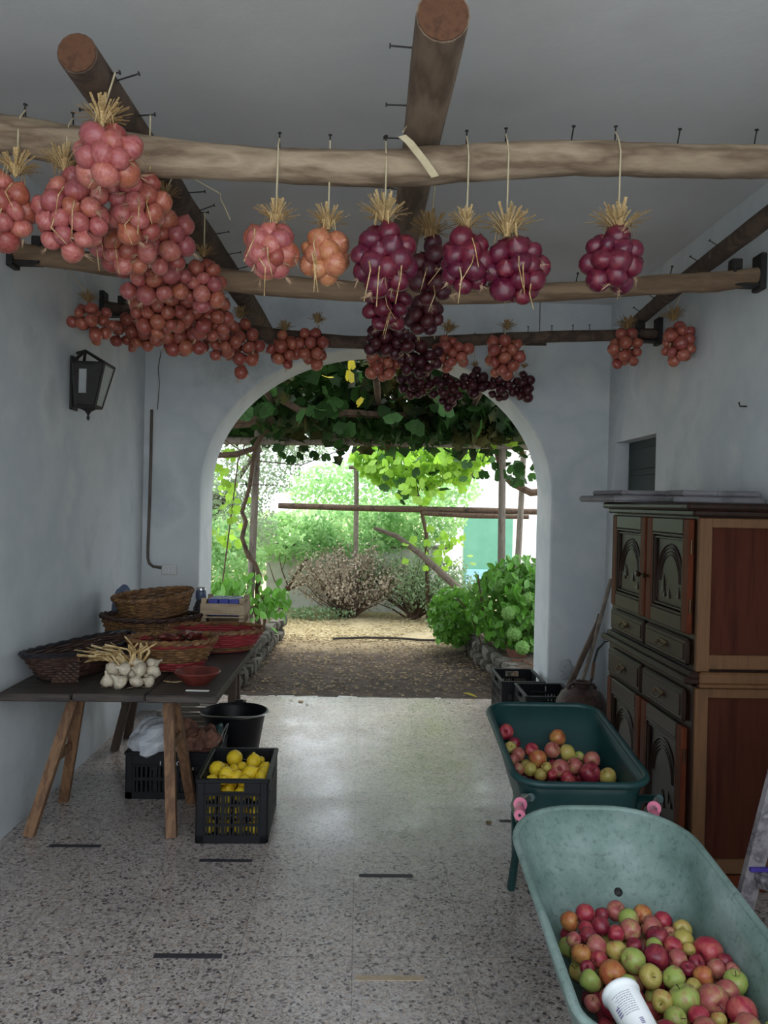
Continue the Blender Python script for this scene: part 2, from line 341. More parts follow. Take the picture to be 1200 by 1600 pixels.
rr = ramp(nt, noise(nt, v, 2.2, 5, .65), [(.35, (.16,.16,.16,1)), (.68, (.36,.36,.36,1))]); nt.links.new(rr, p.inputs['Roughness'])
M['terrazzo'] = m

# ------------------------------------------------------------------ the room
XL, XR, YB, YO, ZC, YF = -1.64, 1.87, 6.05, 6.55, 3.14, -.25
def plane_mesh(name, mt, quads):
    b = MB()
    for q in quads: b.add(q, [(0, 1, 2, 3)])
    return struct(b.build(name, mt))
b = MB(); b.span((XL-.3, YF, -.15), (XR+.3, YO, 0)); floor = struct(b.build('floor', M['terrazzo']))
b = MB(); b.span((XL-.3, YF, ZC), (XR+.3, YO+.1, ZC+.25)); struct(b.build('ceiling', M['ceiling']))
b = MB(); b.span((XL-.3, YF, 0), (XL, YB, ZC)); struct(b.build('wall_left', M['wall']))
# right wall with a shuttered niche
wy0, wy1, wz0, wz1 = 5.06, 5.87, 1.45, 2.08
b = MB()
b.span((XR, YF, 0), (XR+.3, wy0, ZC)); b.span((XR, wy1, 0), (XR+.3, YB, ZC))
b.span((XR, wy0, 0), (XR+.3, wy1, wz0)); b.span((XR, wy0, wz1), (XR+.3, wy1, ZC))
struct(b.build('wall_right', M['wall']))
win = struct(link('window_1', None, None, (XR+.1, (wy0+wy1)/2, wz0)))
b = MB(); b.span((XR+.10, wy0, wz0), (XR+.14, wy1, wz1)); b.build('shutter', M['shutter'], win)
for i in range(3):
    b = MB(); z = wz0+.12+i*.19; b.bev((XR+.098, (wy0+wy1)/2, z), (.014, wy1-wy0-.06, .15), .005); b.build('shutter_board', M['shutter'], win)
# back wall with the arch
ax0, ax1, asz, ab = -1.21, 1.44, 1.68, 1.09
acx, aa = (ax0+ax1)/2, (ax1-ax0)/2
b = MB(); NA = 48; e = .02
xs = [acx - aa*math.cos(math.pi*i/NA) for i in range(NA+1)]; zs = [asz + ab*math.sin(math.pi*i/NA) for i in range(NA+1)]
def arch_face(y, g):
    # g: how far the arris is rounded back from the opening
    out = []
    px = [acx-(aa+g)*math.cos(math.pi*i/NA) for i in range(NA+1)]; pz = [asz+(ab+g)*math.sin(math.pi*i/NA) for i in range(NA+1)]
    out.append([(XL-.3, y, 0), (px[0], y, 0), (px[0], y, asz), (XL-.3, y, asz)]); out.append([(XL-.3, y, asz), (px[0], y, asz), (px[0], y, ZC), (XL-.3, y, ZC)])
    out.append([(px[-1], y, 0), (XR+.3, y, 0), (XR+.3, y, asz), (px[-1], y, asz)]); out.append([(px[-1], y, asz), (XR+.3, y, asz), (XR+.3, y, ZC), (px[-1], y, ZC)])
    for i in range(NA): out.append([(px[i], y, pz[i]), (px[i+1], y, pz[i+1]), (px[i+1], y, ZC), (px[i], y, ZC)])
    return out
for q in arch_face(YB, e): b.add(q, [(0, 1, 2, 3)])
for q in arch_face(YO, e): b.add(q, [(3, 2, 1, 0)])
def loop(g, y): return [(ax0-g, y, 0)] + [(acx-(aa+g)*math.cos(math.pi*i/NA), y, asz+(ab+g)*math.sin(math.pi*i/NA)) for i in range(NA+1)] + [(ax1+g, y, 0)]
prof = [(e, YB), (e*.3, YB+e*.3), (0, YB+e), (0, YO-e), (e*.3, YO-e*.3), (e, YO)]
L = [loop(g, y) for g, y in prof]; n = len(L[0])
for i in range(len(L)-1):
    b.add(L[i]+L[i+1], [(k, k+1, n+k+1, n+k) for k in range(n-1)])
wb = struct(b.build('wall_back', M['wall'], smooth=True))
# inlay strips in the floor
for u0, v0, u1, v1, t in ((77,1321,157,1323,0), (312,1344,394,1346,0), (561,1367,645,1370,0), (241,1492,346,1496,0), (555,1527,662,1530,1), (824,1393,860,1396,0), (780,1282,806,1284,0)):
    a, c = atZ(u0, v0, 0), atZ(u1, v1, 0); mid = (a+c)/2
    b = MB(); b.box((mid.x, mid.y, .0005), ((c-a).length, .028, .003)); b.build('inlay_strip', M['strip_tan' if t else 'strip_black'], floor)
# chipped concrete lip along the threshold
th = struct(link('trim_1', None, None, (0, YO+.03, 0)))
r2 = random.Random(3); x = ax0+.05
while x < ax1-.05:
    w = r2.uniform(.06, .2); b = MB(); b.bev((x+w/2, YO+.015, -.014), (w*r2.uniform(.75, .98), r2.uniform(.015, .05), .03), .01, (r2.uniform(-.1,.1), r2.uniform(-.06,.06), r2.uniform(-.1,.1)))
    b.build('threshold_chip', M['stucco'] if r2.random() < .5 else M['stone'], th); x += w

# wall fittings: conduit, switch box, thin wire, hook
pts = [atY(u, v, YB-.012) for u, v in ((237,640),(236,700),(234,780),(231,860),(231,872),(233,880),(239,885),(252,887))]
b = MB(); b.tube(pts, .011, 8); tag(b.build('wall_conduit', M['conduit'], smooth=True), 'thin brown cable conduit running down the back wall to the socket', 'conduit')
c0 = atY(265, 890, YB); sw = thing('socket_plate', 'white wall socket plate at the foot of the brown conduit', 'socket', (c0.x, YB-.008, c0.z))
b = MB(); b.bev((0, 0, 0), (.115, .016, .078), .005); b.build('plate', M['switch'], sw, off=False)
for k in range(3): b = MB(); b.bev(((k-1)*.028, -.010, 0), (.022, .006, .044), .002); b.build('socket_module', M['cover_white'], sw, off=False)
pts = [atY(u, v, YB-.006) for u, v in ((252,548),(247,575),(249,600),(246,640))]
b = MB(); b.tube(pts, .003, 5); tag(b.build('loose_wire', M['conduit']), 'thin loose wire hanging on the back wall above the conduit', 'wire')
c0 = atX(1167, 635, XR); b = MB(); b.tube([c0+Vector((.01,0,0)), c0+Vector((-.035,0,0)), c0+Vector((-.04,0,.02))], .004, 6)
tag(b.build('wall_nail', M['iron']), 'bent black nail sticking out of the right wall', 'nail')

# ------------------------------------------------------------------ poles
def pole(name, pts, radii, mt, label, end=True, n=14, seed=1):
    rr_ = random.Random(seed)
    # resample
    P_ = []; Rr = []
    for i in range(len(pts)-1):
        for k in range(6):
            t = k/6; P_.append(pts[i].lerp(pts[i+1], t)); Rr.append(radii[i]*(1-t)+radii[i+1]*t)
    P_.append(pts[-1]); Rr.append(radii[-1])
    for _ in range(3):
        P_ = [P_[0]] + [(P_[i-1]+P_[i]*2+P_[i+1])/4 for i in range(1, len(P_)-1)] + [P_[-1]]
    Rr = [r*(1+rr_.uniform(-.05, .05)) for r in Rr]
    t = thing(name, label, 'pole', P_[0])
    b = MB(); b.tube(P_, Rr, n); b.build('log', mt, t, smooth=True)
    if end:
        d = (P_[0]-P_[1]).normalized(); b = MB(); b.tube([P_[0]-d*.002, P_[0]+d*.004], Rr[0]*.93, n); ce = b.build('cut_end', M['cut'], t)
    return t, P_, Rr
def pole_at(P_, key, val):
    best = min(range(len(P_)-1), key=lambda i: abs(P_[i][key]-val)); i = best
    j = i+1 if (P_[i+1][key]-val)*(P_[i][key]-val) <= 0 or i == 0 else i-1
    dd = P_[j][key]-P_[i][key]; t = (val-P_[i][key])/dd if abs(dd) > 1e-9 else 0
    return P_[i].lerp(P_[j], max(0, min(1, t)))
def nail(pl, a, d, L=.07):
    """a = point on the surface, d = outward direction"""
    a = Vector(a); d = Vector(d).normalized(); b = MB()
    b.tube([a-d*.02, a+d*(L-.004)], .0026, 5); b.tube([a+d*(L-.004), a+d*L], .0065, 6); b.build('nail', M['iron'], pl)
Y1 = 2.62
p1pts = [atY(u, v, Y1) for u, v in ((-90,200),(0,208),(120,229),(250,247),(430,259),(600,265),(740,254),(900,246),(1060,252),(1200,253),(1330,250))]
p1pts[0] = Vector((XL, Y1, p1pts[0].z)); p1pts.append(Vector((XR, Y1, p1pts[-1].z)))
pole1, PP1, RR1 = pole('cross_pole', p1pts, [.06,.060,.062,.062,.052,.060,.057,.054,.052,.052,.052,.05], M['bark'], 'thick pale peeled pole crossing nearest under the ceiling', False, 16, 2)
Y2 = 3.74
p2pts = [atY(u, v, Y2) for u, v in ((12,393),(110,406),(420,446),(560,456),(700,463),(900,455),(1050,443),(1120,441),(1185,430))]
p2pts[0] = Vector((XL, Y2, p2pts[0].z)); p2pts[-1] = Vector((XR, Y2, p2pts[-1].z))
pole2, PP2, RR2 = pole('cross_pole', p2pts, [.045,.05,.052,.046,.044,.042,.046,.048,.04], M['bark_pole2'], 'middle brown cross pole ending in an iron bracket on the right wall', False, 12, 3)
Y3 = 5.03
p3pts = [atY(u, v, Y3) for u, v in ((160,480),(260,497),(415,522),(520,534),(640,537),(740,531),(860,526),(960,524),(1030,521))]
p3pts[0] = Vector((XL, Y3, p3pts[0].z)); p3pts[-1] = Vector((XR, Y3, p3pts[-1].z))
pole3, PP3, RR3 = pole('cross_pole', p3pts, [.045,.045,.044,.042,.04,.038,.036,.036,.036], M['bark_dark'], 'thin dark cross pole farthest back before the arched wall', False, 12, 4)
poleL, PPL, RRL = pole('beam_pole', [Vector((-.815,2.26,2.83)), Vector((-.79,3.4,2.84)), Vector((-.74,4.8,2.83)), Vector((-.71,6.05,2.82))], [.056,.06,.062,.055], M['bark_dark'], 'dark lengthwise pole on the left with a sawn end toward the viewer', True, 16, 5)
poleC, PPC, RRC = pole('beam_pole', [Vector((.182,2.05,2.845)), Vector((.18,3.4,2.85)), Vector((.185,4.8,2.845)), Vector((.19,6.05,2.84))], [.068,.064,.062,.06], M['bark_mid'], 'grey-brown lengthwise pole in the middle with a sawn end overhead', True, 16, 6)
poleR, PPR, RRR = pole('beam_pole', [Vector((1.60,1.9,2.83)), Vector((1.68,3.3,2.835)), Vector((1.73,4.4,2.84)), Vector((1.785,5.3,2.82))], [.045,.043,.046,.04], M['bark_dark'], 'dark lengthwise pole running along under the right wall', True, 12, 7)
# wall brackets
def bracket(x, y, z, s, label):
    t = thing('pole_bracket', label, 'bracket', (x, y, z))
    b = MB(); b.bev((0, 0, 0), (.03, .09, .17), .004); b.build('plate', M['iron'], t, off=False)
    b = MB(); b.bev((-s*.06, 0, -.062), (.14, .07, .014), .003); b.build('shelf', M['iron'], t, off=False)
    b = MB(); b.bev((-s*.115, 0, .035), (.05, .05, .05), .004); b.bev((-s*.13, 0, -.01), (.012, .07, .11), .003); b.build('upstand', M['iron'], t, off=False)
bracket(XR-.015, Y2, PP2[-1].z+.01, 1, 'black iron bracket carrying the middle cross pole on right wall')
bracket(XR-.015, Y3, PP3[-1].z+.01, 1, 'black iron bracket carrying the farthest cross pole on right wall')
bracket(XL+.015, Y2, PP2[0].z+.01, -1, 'black iron bracket carrying the middle cross pole on left wall')
bracket(XL+.015, Y3, PP3[0].z+.01, -1, 'black iron bracket carrying the farthest cross pole on left wall')
# spare nails along the poles
for u in (35, 892, 1058, 1178): c0 = pole_at(PP1, 0, atY(u, 230, Y1).x); nail(pole1, c0+Vector((0, 0, .052)), (.15, 0, 1), .055)
for y, s, q in ((2.42, 1, .35), (2.62, -1, .05), (2.95, 1, -.15), (3.3, 1, .1), (3.5, 1, .4), (3.8, 1, .2), (4.1, 1, .2), (4.35, 1, .3), (4.7, 1, .2)):
    c0 = pole_at(PPL, 1, y); nail(poleL, c0+Vector((s*.058, 0, .01)), (s, 0, q), .07)
for y, s, q in ((2.2, -1, .05), (2.52, -1, 0), (2.75, -1, .0)):
    c0 = pole_at(PPC, 1, y); nail(poleC, c0+Vector((s*.062, 0, .0)), (s, 0, q), .07)
for y in (3.75, 4.0, 4.35, 4.7, 5.0): c0 = pole_at(PPR, 1, y); nail(poleR, c0+Vector((-.042, 0, .01)), (-1, 0, .6), .05)
for u in (900, 1047): c0 = pole_at(PP2, 0, atY(u, 450, Y2).x); nail(pole2, c0+Vector((0, 0, .045)), (.2, 0, 1), .04)
for u in (825, 862, 895, 921): c0 = pole_at(PP3, 0, atY(u, 520, Y3).x); nail(pole3, c0+Vector((0, 0, .036)), (0, 0, 1), .035)
# raffia ribbon over the first pole
b = MB()
for i, (p_, q_) in enumerate((((628,212),(640,222)), ((640,222),(662,250)), ((662,250),(680,276)))):
    A, B_ = atY(*p_, Y1-.10), atY(*q_, Y1-.10); w = .012
    b.add([A+Vector((-w,0,-w*.3)), A+Vector((w,0,w*.3)), B_+Vector((w,0,w*.3)), B_+Vector((-w,0,-w*.3)), A+Vector((-w,.004,-w*.3)), A+Vector((w,.004,w*.3)), B_+Vector((w,.004,w*.3)), B_+Vector((-w,.004,-w*.3))],
          [(0,1,2,3), (7,6,5,4), (0,3,7,4), (1,5,6,2), (0,4,5,1), (3,2,6,7)])
b.tube([atY(630,206,Y1-.10), Vector((.13, 2.66, 2.86))], .003, 5)
tag(b.build('raffia_ribbon', M['string']), 'strip of pale raffia looped over the crossing of the two poles', 'ribbon')
b = MB(); pts = [atY(345,312,3.0), atY(352,325,3.0), atY(360,344,3.0)]; b.tube([pole_at(PPL, 1, 3.0)+Vector((.06,0,0)), Vector((pts[0].x, 3.0, pts[0].z+.02))]+pts, .0025, 5)
tag(b.build('straw_wisp', M['string']), 'single wisp of straw dangling beside the left pole', 'straw')

# ------------------------------------------------------------------ onions
def onion_mesh(name, mt, flat, neck, seed):
    r3 = random.Random(seed); b = MB()
    prof = [(.02, -1.02*flat), (.30, -.97*flat), (.62, -.78*flat), (.88, -.42*flat), (1.0, 0), (.93, .36*flat), (.72, .68*flat), (.42, .90*flat), (.20, 1.06*flat), (.12, 1.06*flat+neck*.5), (.05, 1.06*flat+neck)]
    n = 12; b.lathe(prof, n)
    b.v = [(x*(1+r3.uniform(-.02, .02)), y*(1+r3.uniform(-.02, .02)), z) for x, y, z in b.v]
    return b.mesh(name, mt, 'all')
OM = {k: [onion_mesh('onion', M[k], fl, nk, i) for i, (fl, nk) in enumerate(((.82, .14), (.76, .22), (.92, .16)))] for k in ('pink', 'copper', 'gold', 'red', 'maroon')}
def hair_mesh():
    b = MB(); r3 = random.Random(11)
    for i in range(16):
        a = r3.uniform(0, 6.28); d = Vector((math.cos(a)*r3.uniform(.1,.9), math.sin(a)*r3.uniform(.1,.6), -1)); L_ = r3.uniform(.4, .9)
        s = Vector((math.cos(a+1.57), math.sin(a+1.57), 0))*.025; z0 = Vector((math.cos(a)*.08, math.sin(a)*.08, -.9))
        b.add([z0+s, z0-s, z0+d*L_*.6+s*.6, z0+d*L_*.6-s*.6, z0+d*L_+Vector((r3.uniform(-.2,.2), r3.uniform(-.2,.2), 0))], [(0,1,3,2), (2,3,4)])
    return b.mesh('root_hairs', M['roots'])
HAIR = hair_mesh()
def tuft_mesh(mt, seed):
    """fan of cut dry stalks, unit size: root at the origin, about 1 high"""
    b = MB(); r3 = random.Random(seed)
    for i in range(80):
        a = r3.uniform(0, 6.28); sp = r3.uniform(.1, 1.7); L_ = r3.uniform(.5, .95)
        d = Vector((math.cos(a)*sp, math.sin(a)*sp, 1)).normalized(); s = Vector((-math.sin(a), math.cos(a), 0))*r3.uniform(.025, .06)
        k = d.cross(s).normalized()*.02; A = Vector((math.cos(a)*.12*sp, math.sin(a)*.12*sp, -.25)); mid = A+d*L_*.55+Vector((0,0,.05)); B_ = A+d*L_*1.25-Vector((0,0,.12*sp))
        b.add([A+s*.5, A-s*.5, mid+s*.8, mid-s*.8, B_+s, B_-s, mid+k, B_+k], [(0,1,3,2), (2,3,5,4), (2,6,7,4), (3,6,7,5), (4,5,7)])
    for i in range(14):   # a few hanging ends
        a = r3.uniform(0, 6.28); s = Vector((-math.sin(a), math.cos(a), 0))*.035; A = Vector((0,0,.1)); o = Vector((math.cos(a), math.sin(a), 0))
        B_ = A+o*r3.uniform(.25,.5)+Vector((0,0,-.1)); C_ = B_+o*.12+Vector((0,0,-r3.uniform(.2,.6)))
        b.add([A+s, A-s, B_+s, B_-s, C_+s*.5, C_-s*.5], [(0,1,3,2), (2,3,5,4)])
    b.lathe([(.10,-.35),(.15,-.1),(.13,.12),(.16,.2)], 8)
    return b.mesh('dried_stalks', mt)
TUFT = {'pale': tuft_mesh(M['straw'], 1), 'dark': tuft_mesh(M['straw_dark'], 2)}
def pack(n, ax, ay, az, r, seed):
    rg = np.random.default_rng(seed); p = rg.normal(size=(n, 3)); p /= np.linalg.norm(p, axis=1)[:, None]
    p *= (rg.uniform(.25, 1, (n, 1)))**.4; A = np.array([max(ax-r, .012), max(ay-r, .012), max(az-r, .012)]); p *= A
    rad = r*rg.uniform(.78, 1.14, n)
    for _ in range(80):
        d = p[:, None]-p[None]; L_ = np.linalg.norm(d, axis=2)+1e-6; need = (rad[:, None]+rad[None])*.93
        o = np.clip(need-L_, 0, None); np.fill_diagonal(o, 0); p += (d/L_[..., None]*(o*.35)[..., None]).sum(1)
        q = np.sqrt(((p/A)**2).sum(1)); k = q > 1; p[k] /= (q[k]**.9)[:, None]
    return p, rad
# string support: which pole carries the bunch
POLES = {'1': (pole1, PP1, 0, .055), '2': (pole2, PP2, 0, .045), '3': (pole3, PP3, 0, .04), 'L': (poleL, PPL, 1, .06), 'C': (poleC, PPC, 1, .064), 'R': (poleR, PPR, 1, .044)}
def bunch(u, v, Y, w, h, n, colr, label, on, tuft='pale', ts=1.0, tu=None, r=.039, group='strung onion bunches'):
    c = atY(u, v, Y); k = Y/F; ax, az = w*k/2, h*k/2; ay = max(.06, min(ax, .085))
    seed = int(u*7+v*3); r3 = random.Random(seed)
    top = c.z+az; t = thing('onion_bunch', label, 'onions', (c.x, c.y, top), group=group)
    P_, rad = pack(n, ax, ay, az, r, seed)
    for i in range(n):
        me = OM[colr if not (colr == 'pink' and r3.random() < .3) else 'copper'][r3.randrange(3)]
        o = link('onion', me, t, (P_[i][0], P_[i][1], P_[i][2]-az), (r3.gauss(0, .7), r3.gauss(0, .7), r3.uniform(0, 6.28)), float(rad[i]))
        if r3.random() < (.6 if Y < 3.5 else .3): link('root_hairs', HAIR, o)
    tx = 0 if tu is None else (tu-u)*k
    tsz = .075*ts; tz = tsz*.05
    tb = link('dried_stalks', TUFT[tuft], t, (tx, -.01, tz), (0, 0, r3.uniform(0, 6)), tsz)
    tb['kind'] = 'stuff'
    if Y < 3.3 and r3.random() < .8:
        b = MB()
        for q_ in range(3):
            x_ = r3.uniform(-.6, .6)*ax; a_ = Vector((x_, -ay*.9, -az*r3.uniform(.5, 1.5))); b.tube([a_, a_+Vector((r3.gauss(0,.01), -.02, -.035)), a_+Vector((r3.gauss(0,.02), -.015, -.08-.05*r3.random()))], [.0022,.002,.0012], 4)
        b.build('loose_straws', M['straw'], t, off=False)['kind'] = 'stuff'
    # string to a nail
    s0 = Vector((c.x+tx, c.y, top+tsz*.3)); pl, PP, key, pr = POLES.get(on, (None,)*4)
    if on == 'W':
        N_ = Vector((XL+.03, c.y, top+.16)); mids = []; b = MB(); b.tube([N_-Vector((.05, 0, 0)), N_+Vector((.01, 0, .004))], .003, 5); b.build('nail', M['iron'], t)
    elif key == 0:
        pc = pole_at(PP, 0, s0.x); nail(pl, pc+Vector((0, 0, pr)), (0, -.15, 1), .05)
        N_ = pc+Vector((0, -.006, pr+.03)); mids = [pc+Vector((0, -pr*.75, pr*.85)), pc+Vector((.002, -pr-.004, 0))] if s0.y < pc.y-.02 else []
    else:
        pc = pole_at(PP, 1, s0.y); sg = 1 if s0.x > pc.x else -1; gap = abs(s0.x-pc.x)
        nail(pl, pc+Vector((sg*pr*.95, 0, 0)), (sg, 0, .1), max(.03, min(.09, gap-pr+.02))); N_ = pc+Vector((sg*max(pr+.012, min(pr+.07, gap)), 0, .003)); mids = []
    b = MB(); b.tube([N_]+mids+[s0], .0028, 5); b.build('string', M['string'], t)
    return t
bunch(168,245,2.36,122,112,15,'pink','bunch of large pink onions hung highest on the left pole','L',tu=160,ts=1.1,r=.042)
bunch(6,330,2.56,100,125,18,'pink','pink onion bunch cut off by the left photo edge','1',tu=25,ts=1.0)
bunch(112,335,2.56,130,150,24,'pink','wide pink onion bunch second from left on the nearest cross pole','1',tu=102,ts=1.0)
bunch(215,322,2.62,110,125,19,'pink','pink onion bunch directly below the highest bunch on the left','L',tu=232,ts=.9)
bunch(258,372,3.05,95,130,19,'pink','pink onion bunch on the left pole just right of the nearest column','L',tuft='dark',ts=.8)
bunch(195,385,2.85,115,95,18,'pink','pink onion bunch tucked below the wide pink bunch','L',tuft='dark',ts=.8)
bunch(318,445,3.5,82,95,16,'pink','pink onion bunch beside the left pole, fifth along it','L',tuft='dark',ts=.7)
bunch(240,435,3.4,130,95,22,'pink','pink onion bunch in the middle of the descending left cluster','L',tuft='dark',ts=.7)
bunch(322,490,4.0,95,105,22,'copper','copper onion bunch low on the right flank of the left cluster','L',tuft='dark',ts=.7)
bunch(252,488,3.9,120,90,24,'copper','copper onion bunch low in the middle of the left cluster','L',tuft='dark',ts=.7)
bunch(282,528,4.4,95,70,18,'copper','copper onion bunch at the bottom middle of the left cluster','L',tuft='dark',ts=.6)
bunch(212,518,4.9,95,72,20,'copper','copper onion bunch second from left on the farthest cross pole','3',tuft='dark',ts=.6)
bunch(143,507,4.40,82,76,15,'copper','leftmost copper onion bunch hung on a wall nail above the lantern','W',tuft='dark',ts=.8,tu=138,r=.034)
bunch(345,530,4.6,80,75,17,'copper','copper onion bunch at the right foot of the left cluster','L',tuft='dark',ts=.6)
bunch(381,543,4.85,68,100,18,'copper','copper onion bunch tapering to a point left of the arch crown','3',tuft='dark',ts=.9,tu=374)
bunch(444,549,4.95,60,70,13,'copper','smaller copper onion bunch over the left curve of the arch','3',tuft='dark',ts=.8)
bunch(489,541,4.95,68,80,15,'copper','larger copper onion bunch over the left curve of the arch','3',tuft='dark',ts=.8,tu=496)
bunch(422,392,2.55,92,100,17,'pink','round pink onion bunch hanging alone left of the golden-pink one','1',tu=430,ts=.9)
bunch(508,400,2.60,86,98,15,'gold','golden-pink onion bunch next to the dark red onions','1',tu=512,ts=.95)
bunch(600,405,2.54,110,130,22,'red','dark red onion bunch hanging nearest to the middle pole','1',tu=600,ts=1.15)
bunch(728,410,2.56,88,120,18,'red','dark red onion bunch second from right in the middle group','1',tu=728,ts=.85)
bunch(805,422,2.56,116,126,23,'red','widest dark red onion bunch right of the middle pole','1',tu=790,ts=1.25)
bunch(957,408,2.56,108,110,20,'red','dark red onion bunch hanging alone toward the right wall','1',tu=965,ts=1.25)
bunch(676,425,3.05,82,120,16,'maroon','dark maroon onion bunch behind the middle pole end','C',tuft='dark',ts=1.25,tu=672)
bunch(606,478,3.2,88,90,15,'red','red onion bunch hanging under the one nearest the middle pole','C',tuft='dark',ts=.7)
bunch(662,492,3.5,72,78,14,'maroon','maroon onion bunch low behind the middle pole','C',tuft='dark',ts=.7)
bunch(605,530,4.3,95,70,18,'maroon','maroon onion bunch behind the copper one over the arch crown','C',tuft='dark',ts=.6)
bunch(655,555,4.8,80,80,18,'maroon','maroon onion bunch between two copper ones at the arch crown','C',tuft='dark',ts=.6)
bunch(597,562,4.92,68,92,19,'copper','copper onion bunch hanging in front of the arch crown','3',tuft='dark',ts=.7)
bunch(706,552,4.92,74,74,17,'copper','copper onion bunch right of the arch crown','3',tuft='dark',ts=.9,tu=700)
bunch(787,556,4.92,68,90,18,'copper','copper onion bunch over the right curve of the arch','3',tuft='dark',ts=.8,tu=791)
bunch(978,547,4.92,66,76,16,'copper','copper onion bunch under the right end of the farthest pole','3',tuft='dark',ts=1.0,tu=978)
bunch(1060,537,4.5,64,82,17,'copper','rightmost copper onion bunch against the right wall','R',tuft='dark',ts=1.0,tu=1050)
# cane carrying the row of small dark onions
zc = 2.765; b = MB(); b.tube([Vector((-.12, 5.72, zc)), Vector((.55, 5.72, zc-.012)), Vector((1.30, 5.72, zc))], .014, 8)
cane = thing('hanging_cane', 'thin cane behind the farthest pole carrying dark onions', 'cane', (.19, 5.72, zc)); b.build('cane', M['bark_dark'], cane, smooth=True)
b = MB(); b.tube([Vector((1.25, 5.72, zc)), Vector((1.25, 5.72, ZC))], .003, 5); b.build('wire', M['iron'], cane)
b = MB(); b.tube([Vector((.19, 5.72, zc)), Vector((.19, 5.72, 2.80))], .004, 5); b.build('wire', M['iron'], cane)
PPK = [Vector((-.12+.05*i, 5.72, zc)) for i in range(30)]; POLES['K'] = (cane, PPK, 0, .013)
for u, v, w, h, nn, lb in ((650,598,66,56,16,'leftmost'),(697,612,60,66,17,'second'),(741,598,58,54,15,'third'),(783,603,58,56,15,'fourth'),(818,604,38,62,11,'rightmost')):
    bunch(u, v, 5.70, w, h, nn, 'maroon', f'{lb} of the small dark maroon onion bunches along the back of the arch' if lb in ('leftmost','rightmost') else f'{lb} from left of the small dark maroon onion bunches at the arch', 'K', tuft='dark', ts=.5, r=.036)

# ------------------------------------------------------------------ lantern on the left wall
lx, ly, lz = XL, 4.56, 2.105
ln = thing('wall_lantern', 'black iron wall lantern with frosted panes on the left wall', 'lantern', (lx, ly, lz))
b = MB(); b.bev((.008, 0, .13), (.016, .10, .30), .004); b.build('back_plate', M['iron'], ln, off=False)
lt = [(x*.088+.115, y*.088, .235) for x, y in ((-1,-1),(1,-1),(1,1),(-1,1))]; lb = [(x*.055+.09, y*.055, 0) for x, y in ((-1,-1),(1,-1),(1,1),(-1,1))]
b = MB()
for i in range(4):
    b.tube([lb[i], lt[i]], .0085, 6); b.tube([lb[i], lb[(i+1) % 4]], .0085, 6); b.tube([lt[i], lt[(i+1) % 4]], .0095, 6)
b.build('cage', M['iron'], ln, off=False)
for i in range(4):
    j = (i+1) % 4; A, B_, C_, D_ = [Vector(q) for q in (lb[i], lb[j], lt[j], lt[i])]; b = MB()
    cc = (A+B_+C_+D_)/4; nn = (B_-A).cross(D_-A).normalized()*.002; q = [cc+(p_-cc)*.94 for p_ in (A, B_, C_, D_)]
    b.add([p_-nn for p_ in q]+[p_+nn for p_ in q], [(0,3,2,1),(4,5,6,7),(0,1,5,4),(1,2,6,5),(2,3,7,6),(3,0,4,7)])
    b.build('pane', M['frost'] if i in (1, 2) else M['iron'], ln, off=False)
b = MB(); b.add([Vector((.06, -.0605, .07)), Vector((.10, -.0625, .07)), Vector((.108, -.083, .20)), Vector((.068, -.083, .20)), Vector((.06, -.075, .07)), Vector((.10, -.077, .07)), Vector((.108, -.094, .20)), Vector((.068, -.094, .20))], [(0,3,2,1),(4,5,6,7),(0,1,5,4),(1,2,6,5),(2,3,7,6),(3,0,4,7)]); b.build('slot_window', M['frost'], ln, off=False)
b = MB(); apex = (.07, 0, .315); b.tube([(.02,0,.30), apex], .009, 6)
for q in lt: b.tube([q, apex], .0085, 6)
b.build('roof_frame', M['iron'], ln, off=False)
b = MB(); b.lathe([(.004,-.075),(.010,-.06),(.005,-.045),(.018,-.025),(.05,-.008),(.055,.002)], 10, (.09,0,0)); b.build('finial', M['iron'], ln, True, off=False)

# ------------------------------------------------------------------ trestle table
TX0, TX1, TY0, TY1, TZ = -1.60, -.625, 3.58, 5.22, .72
tt = thing('trestle_table', 'long trestle table of dark boards on pine legs by the left wall', 'table', ((TX0+TX1)/2, (TY0+TY1)/2, 0))
bw = (TX1-TX0)/3
b = MB()   # rounded front corner board outline, three boards along the length
for k in range(3):
    b = MB(); b.bev((TX0+bw*(k+.5), (TY0+TY1)/2+(.0, .004, .0)[k], TZ-.0175), (bw-.003, TY1-TY0-(0, .012, .006)[k], .035), .006); b.build('board', M['table'], tt)
for yy in (3.98, 5.12):
    lm = M['pine'] if yy < 4.5 else M['dark_leg_wood']  # far trestle uses a darker brown than the near pine one
    b = MB(); b.bev(((TX0+TX1)/2, yy, TZ-.075), (TX1-TX0-.12, .075, .08), .006); b.build('trestle_bar', lm, tt)
    for xt, xf in ((-1.37, -1.528), (-.93, -.862) if yy < 4.5 else (-.79, -.80)):
        for s, dy in ((-1, .2 if yy < 4.5 else .04), (1, .24)):
            b = MB(); A = Vector((xf, yy+s*dy, 0)); B_ = Vector((xt, yy+s*.03, TZ-.05)); d = (B_-A)
            w = .024; up = d.normalized(); x = Vector((1,0,0)); x = (x-up*x.dot(up)).normalized(); y_ = up.cross(x)
            ring = lambda p_: [p_+x*w*a+y_*w*.75*c_ for a, c_ in ((-1,-1),(1,-1),(1,1),(-1,1))]
            b.loft([ring(A+Vector((0,0,.001))), ring(B_)]); b.build('leg', lm, tt)
    b = MB(); b.bev((-1.455, yy, .33), (.02, .26, .045), .003); b.build('stretcher', lm, tt)
    b = MB(); b.bev((-.895 if yy < 4.5 else -.795, yy+(0 if yy < 4.5 else .06), .40), (.02, .22 if yy < 4.5 else .14, .045), .003); b.build('stretcher', lm, tt)

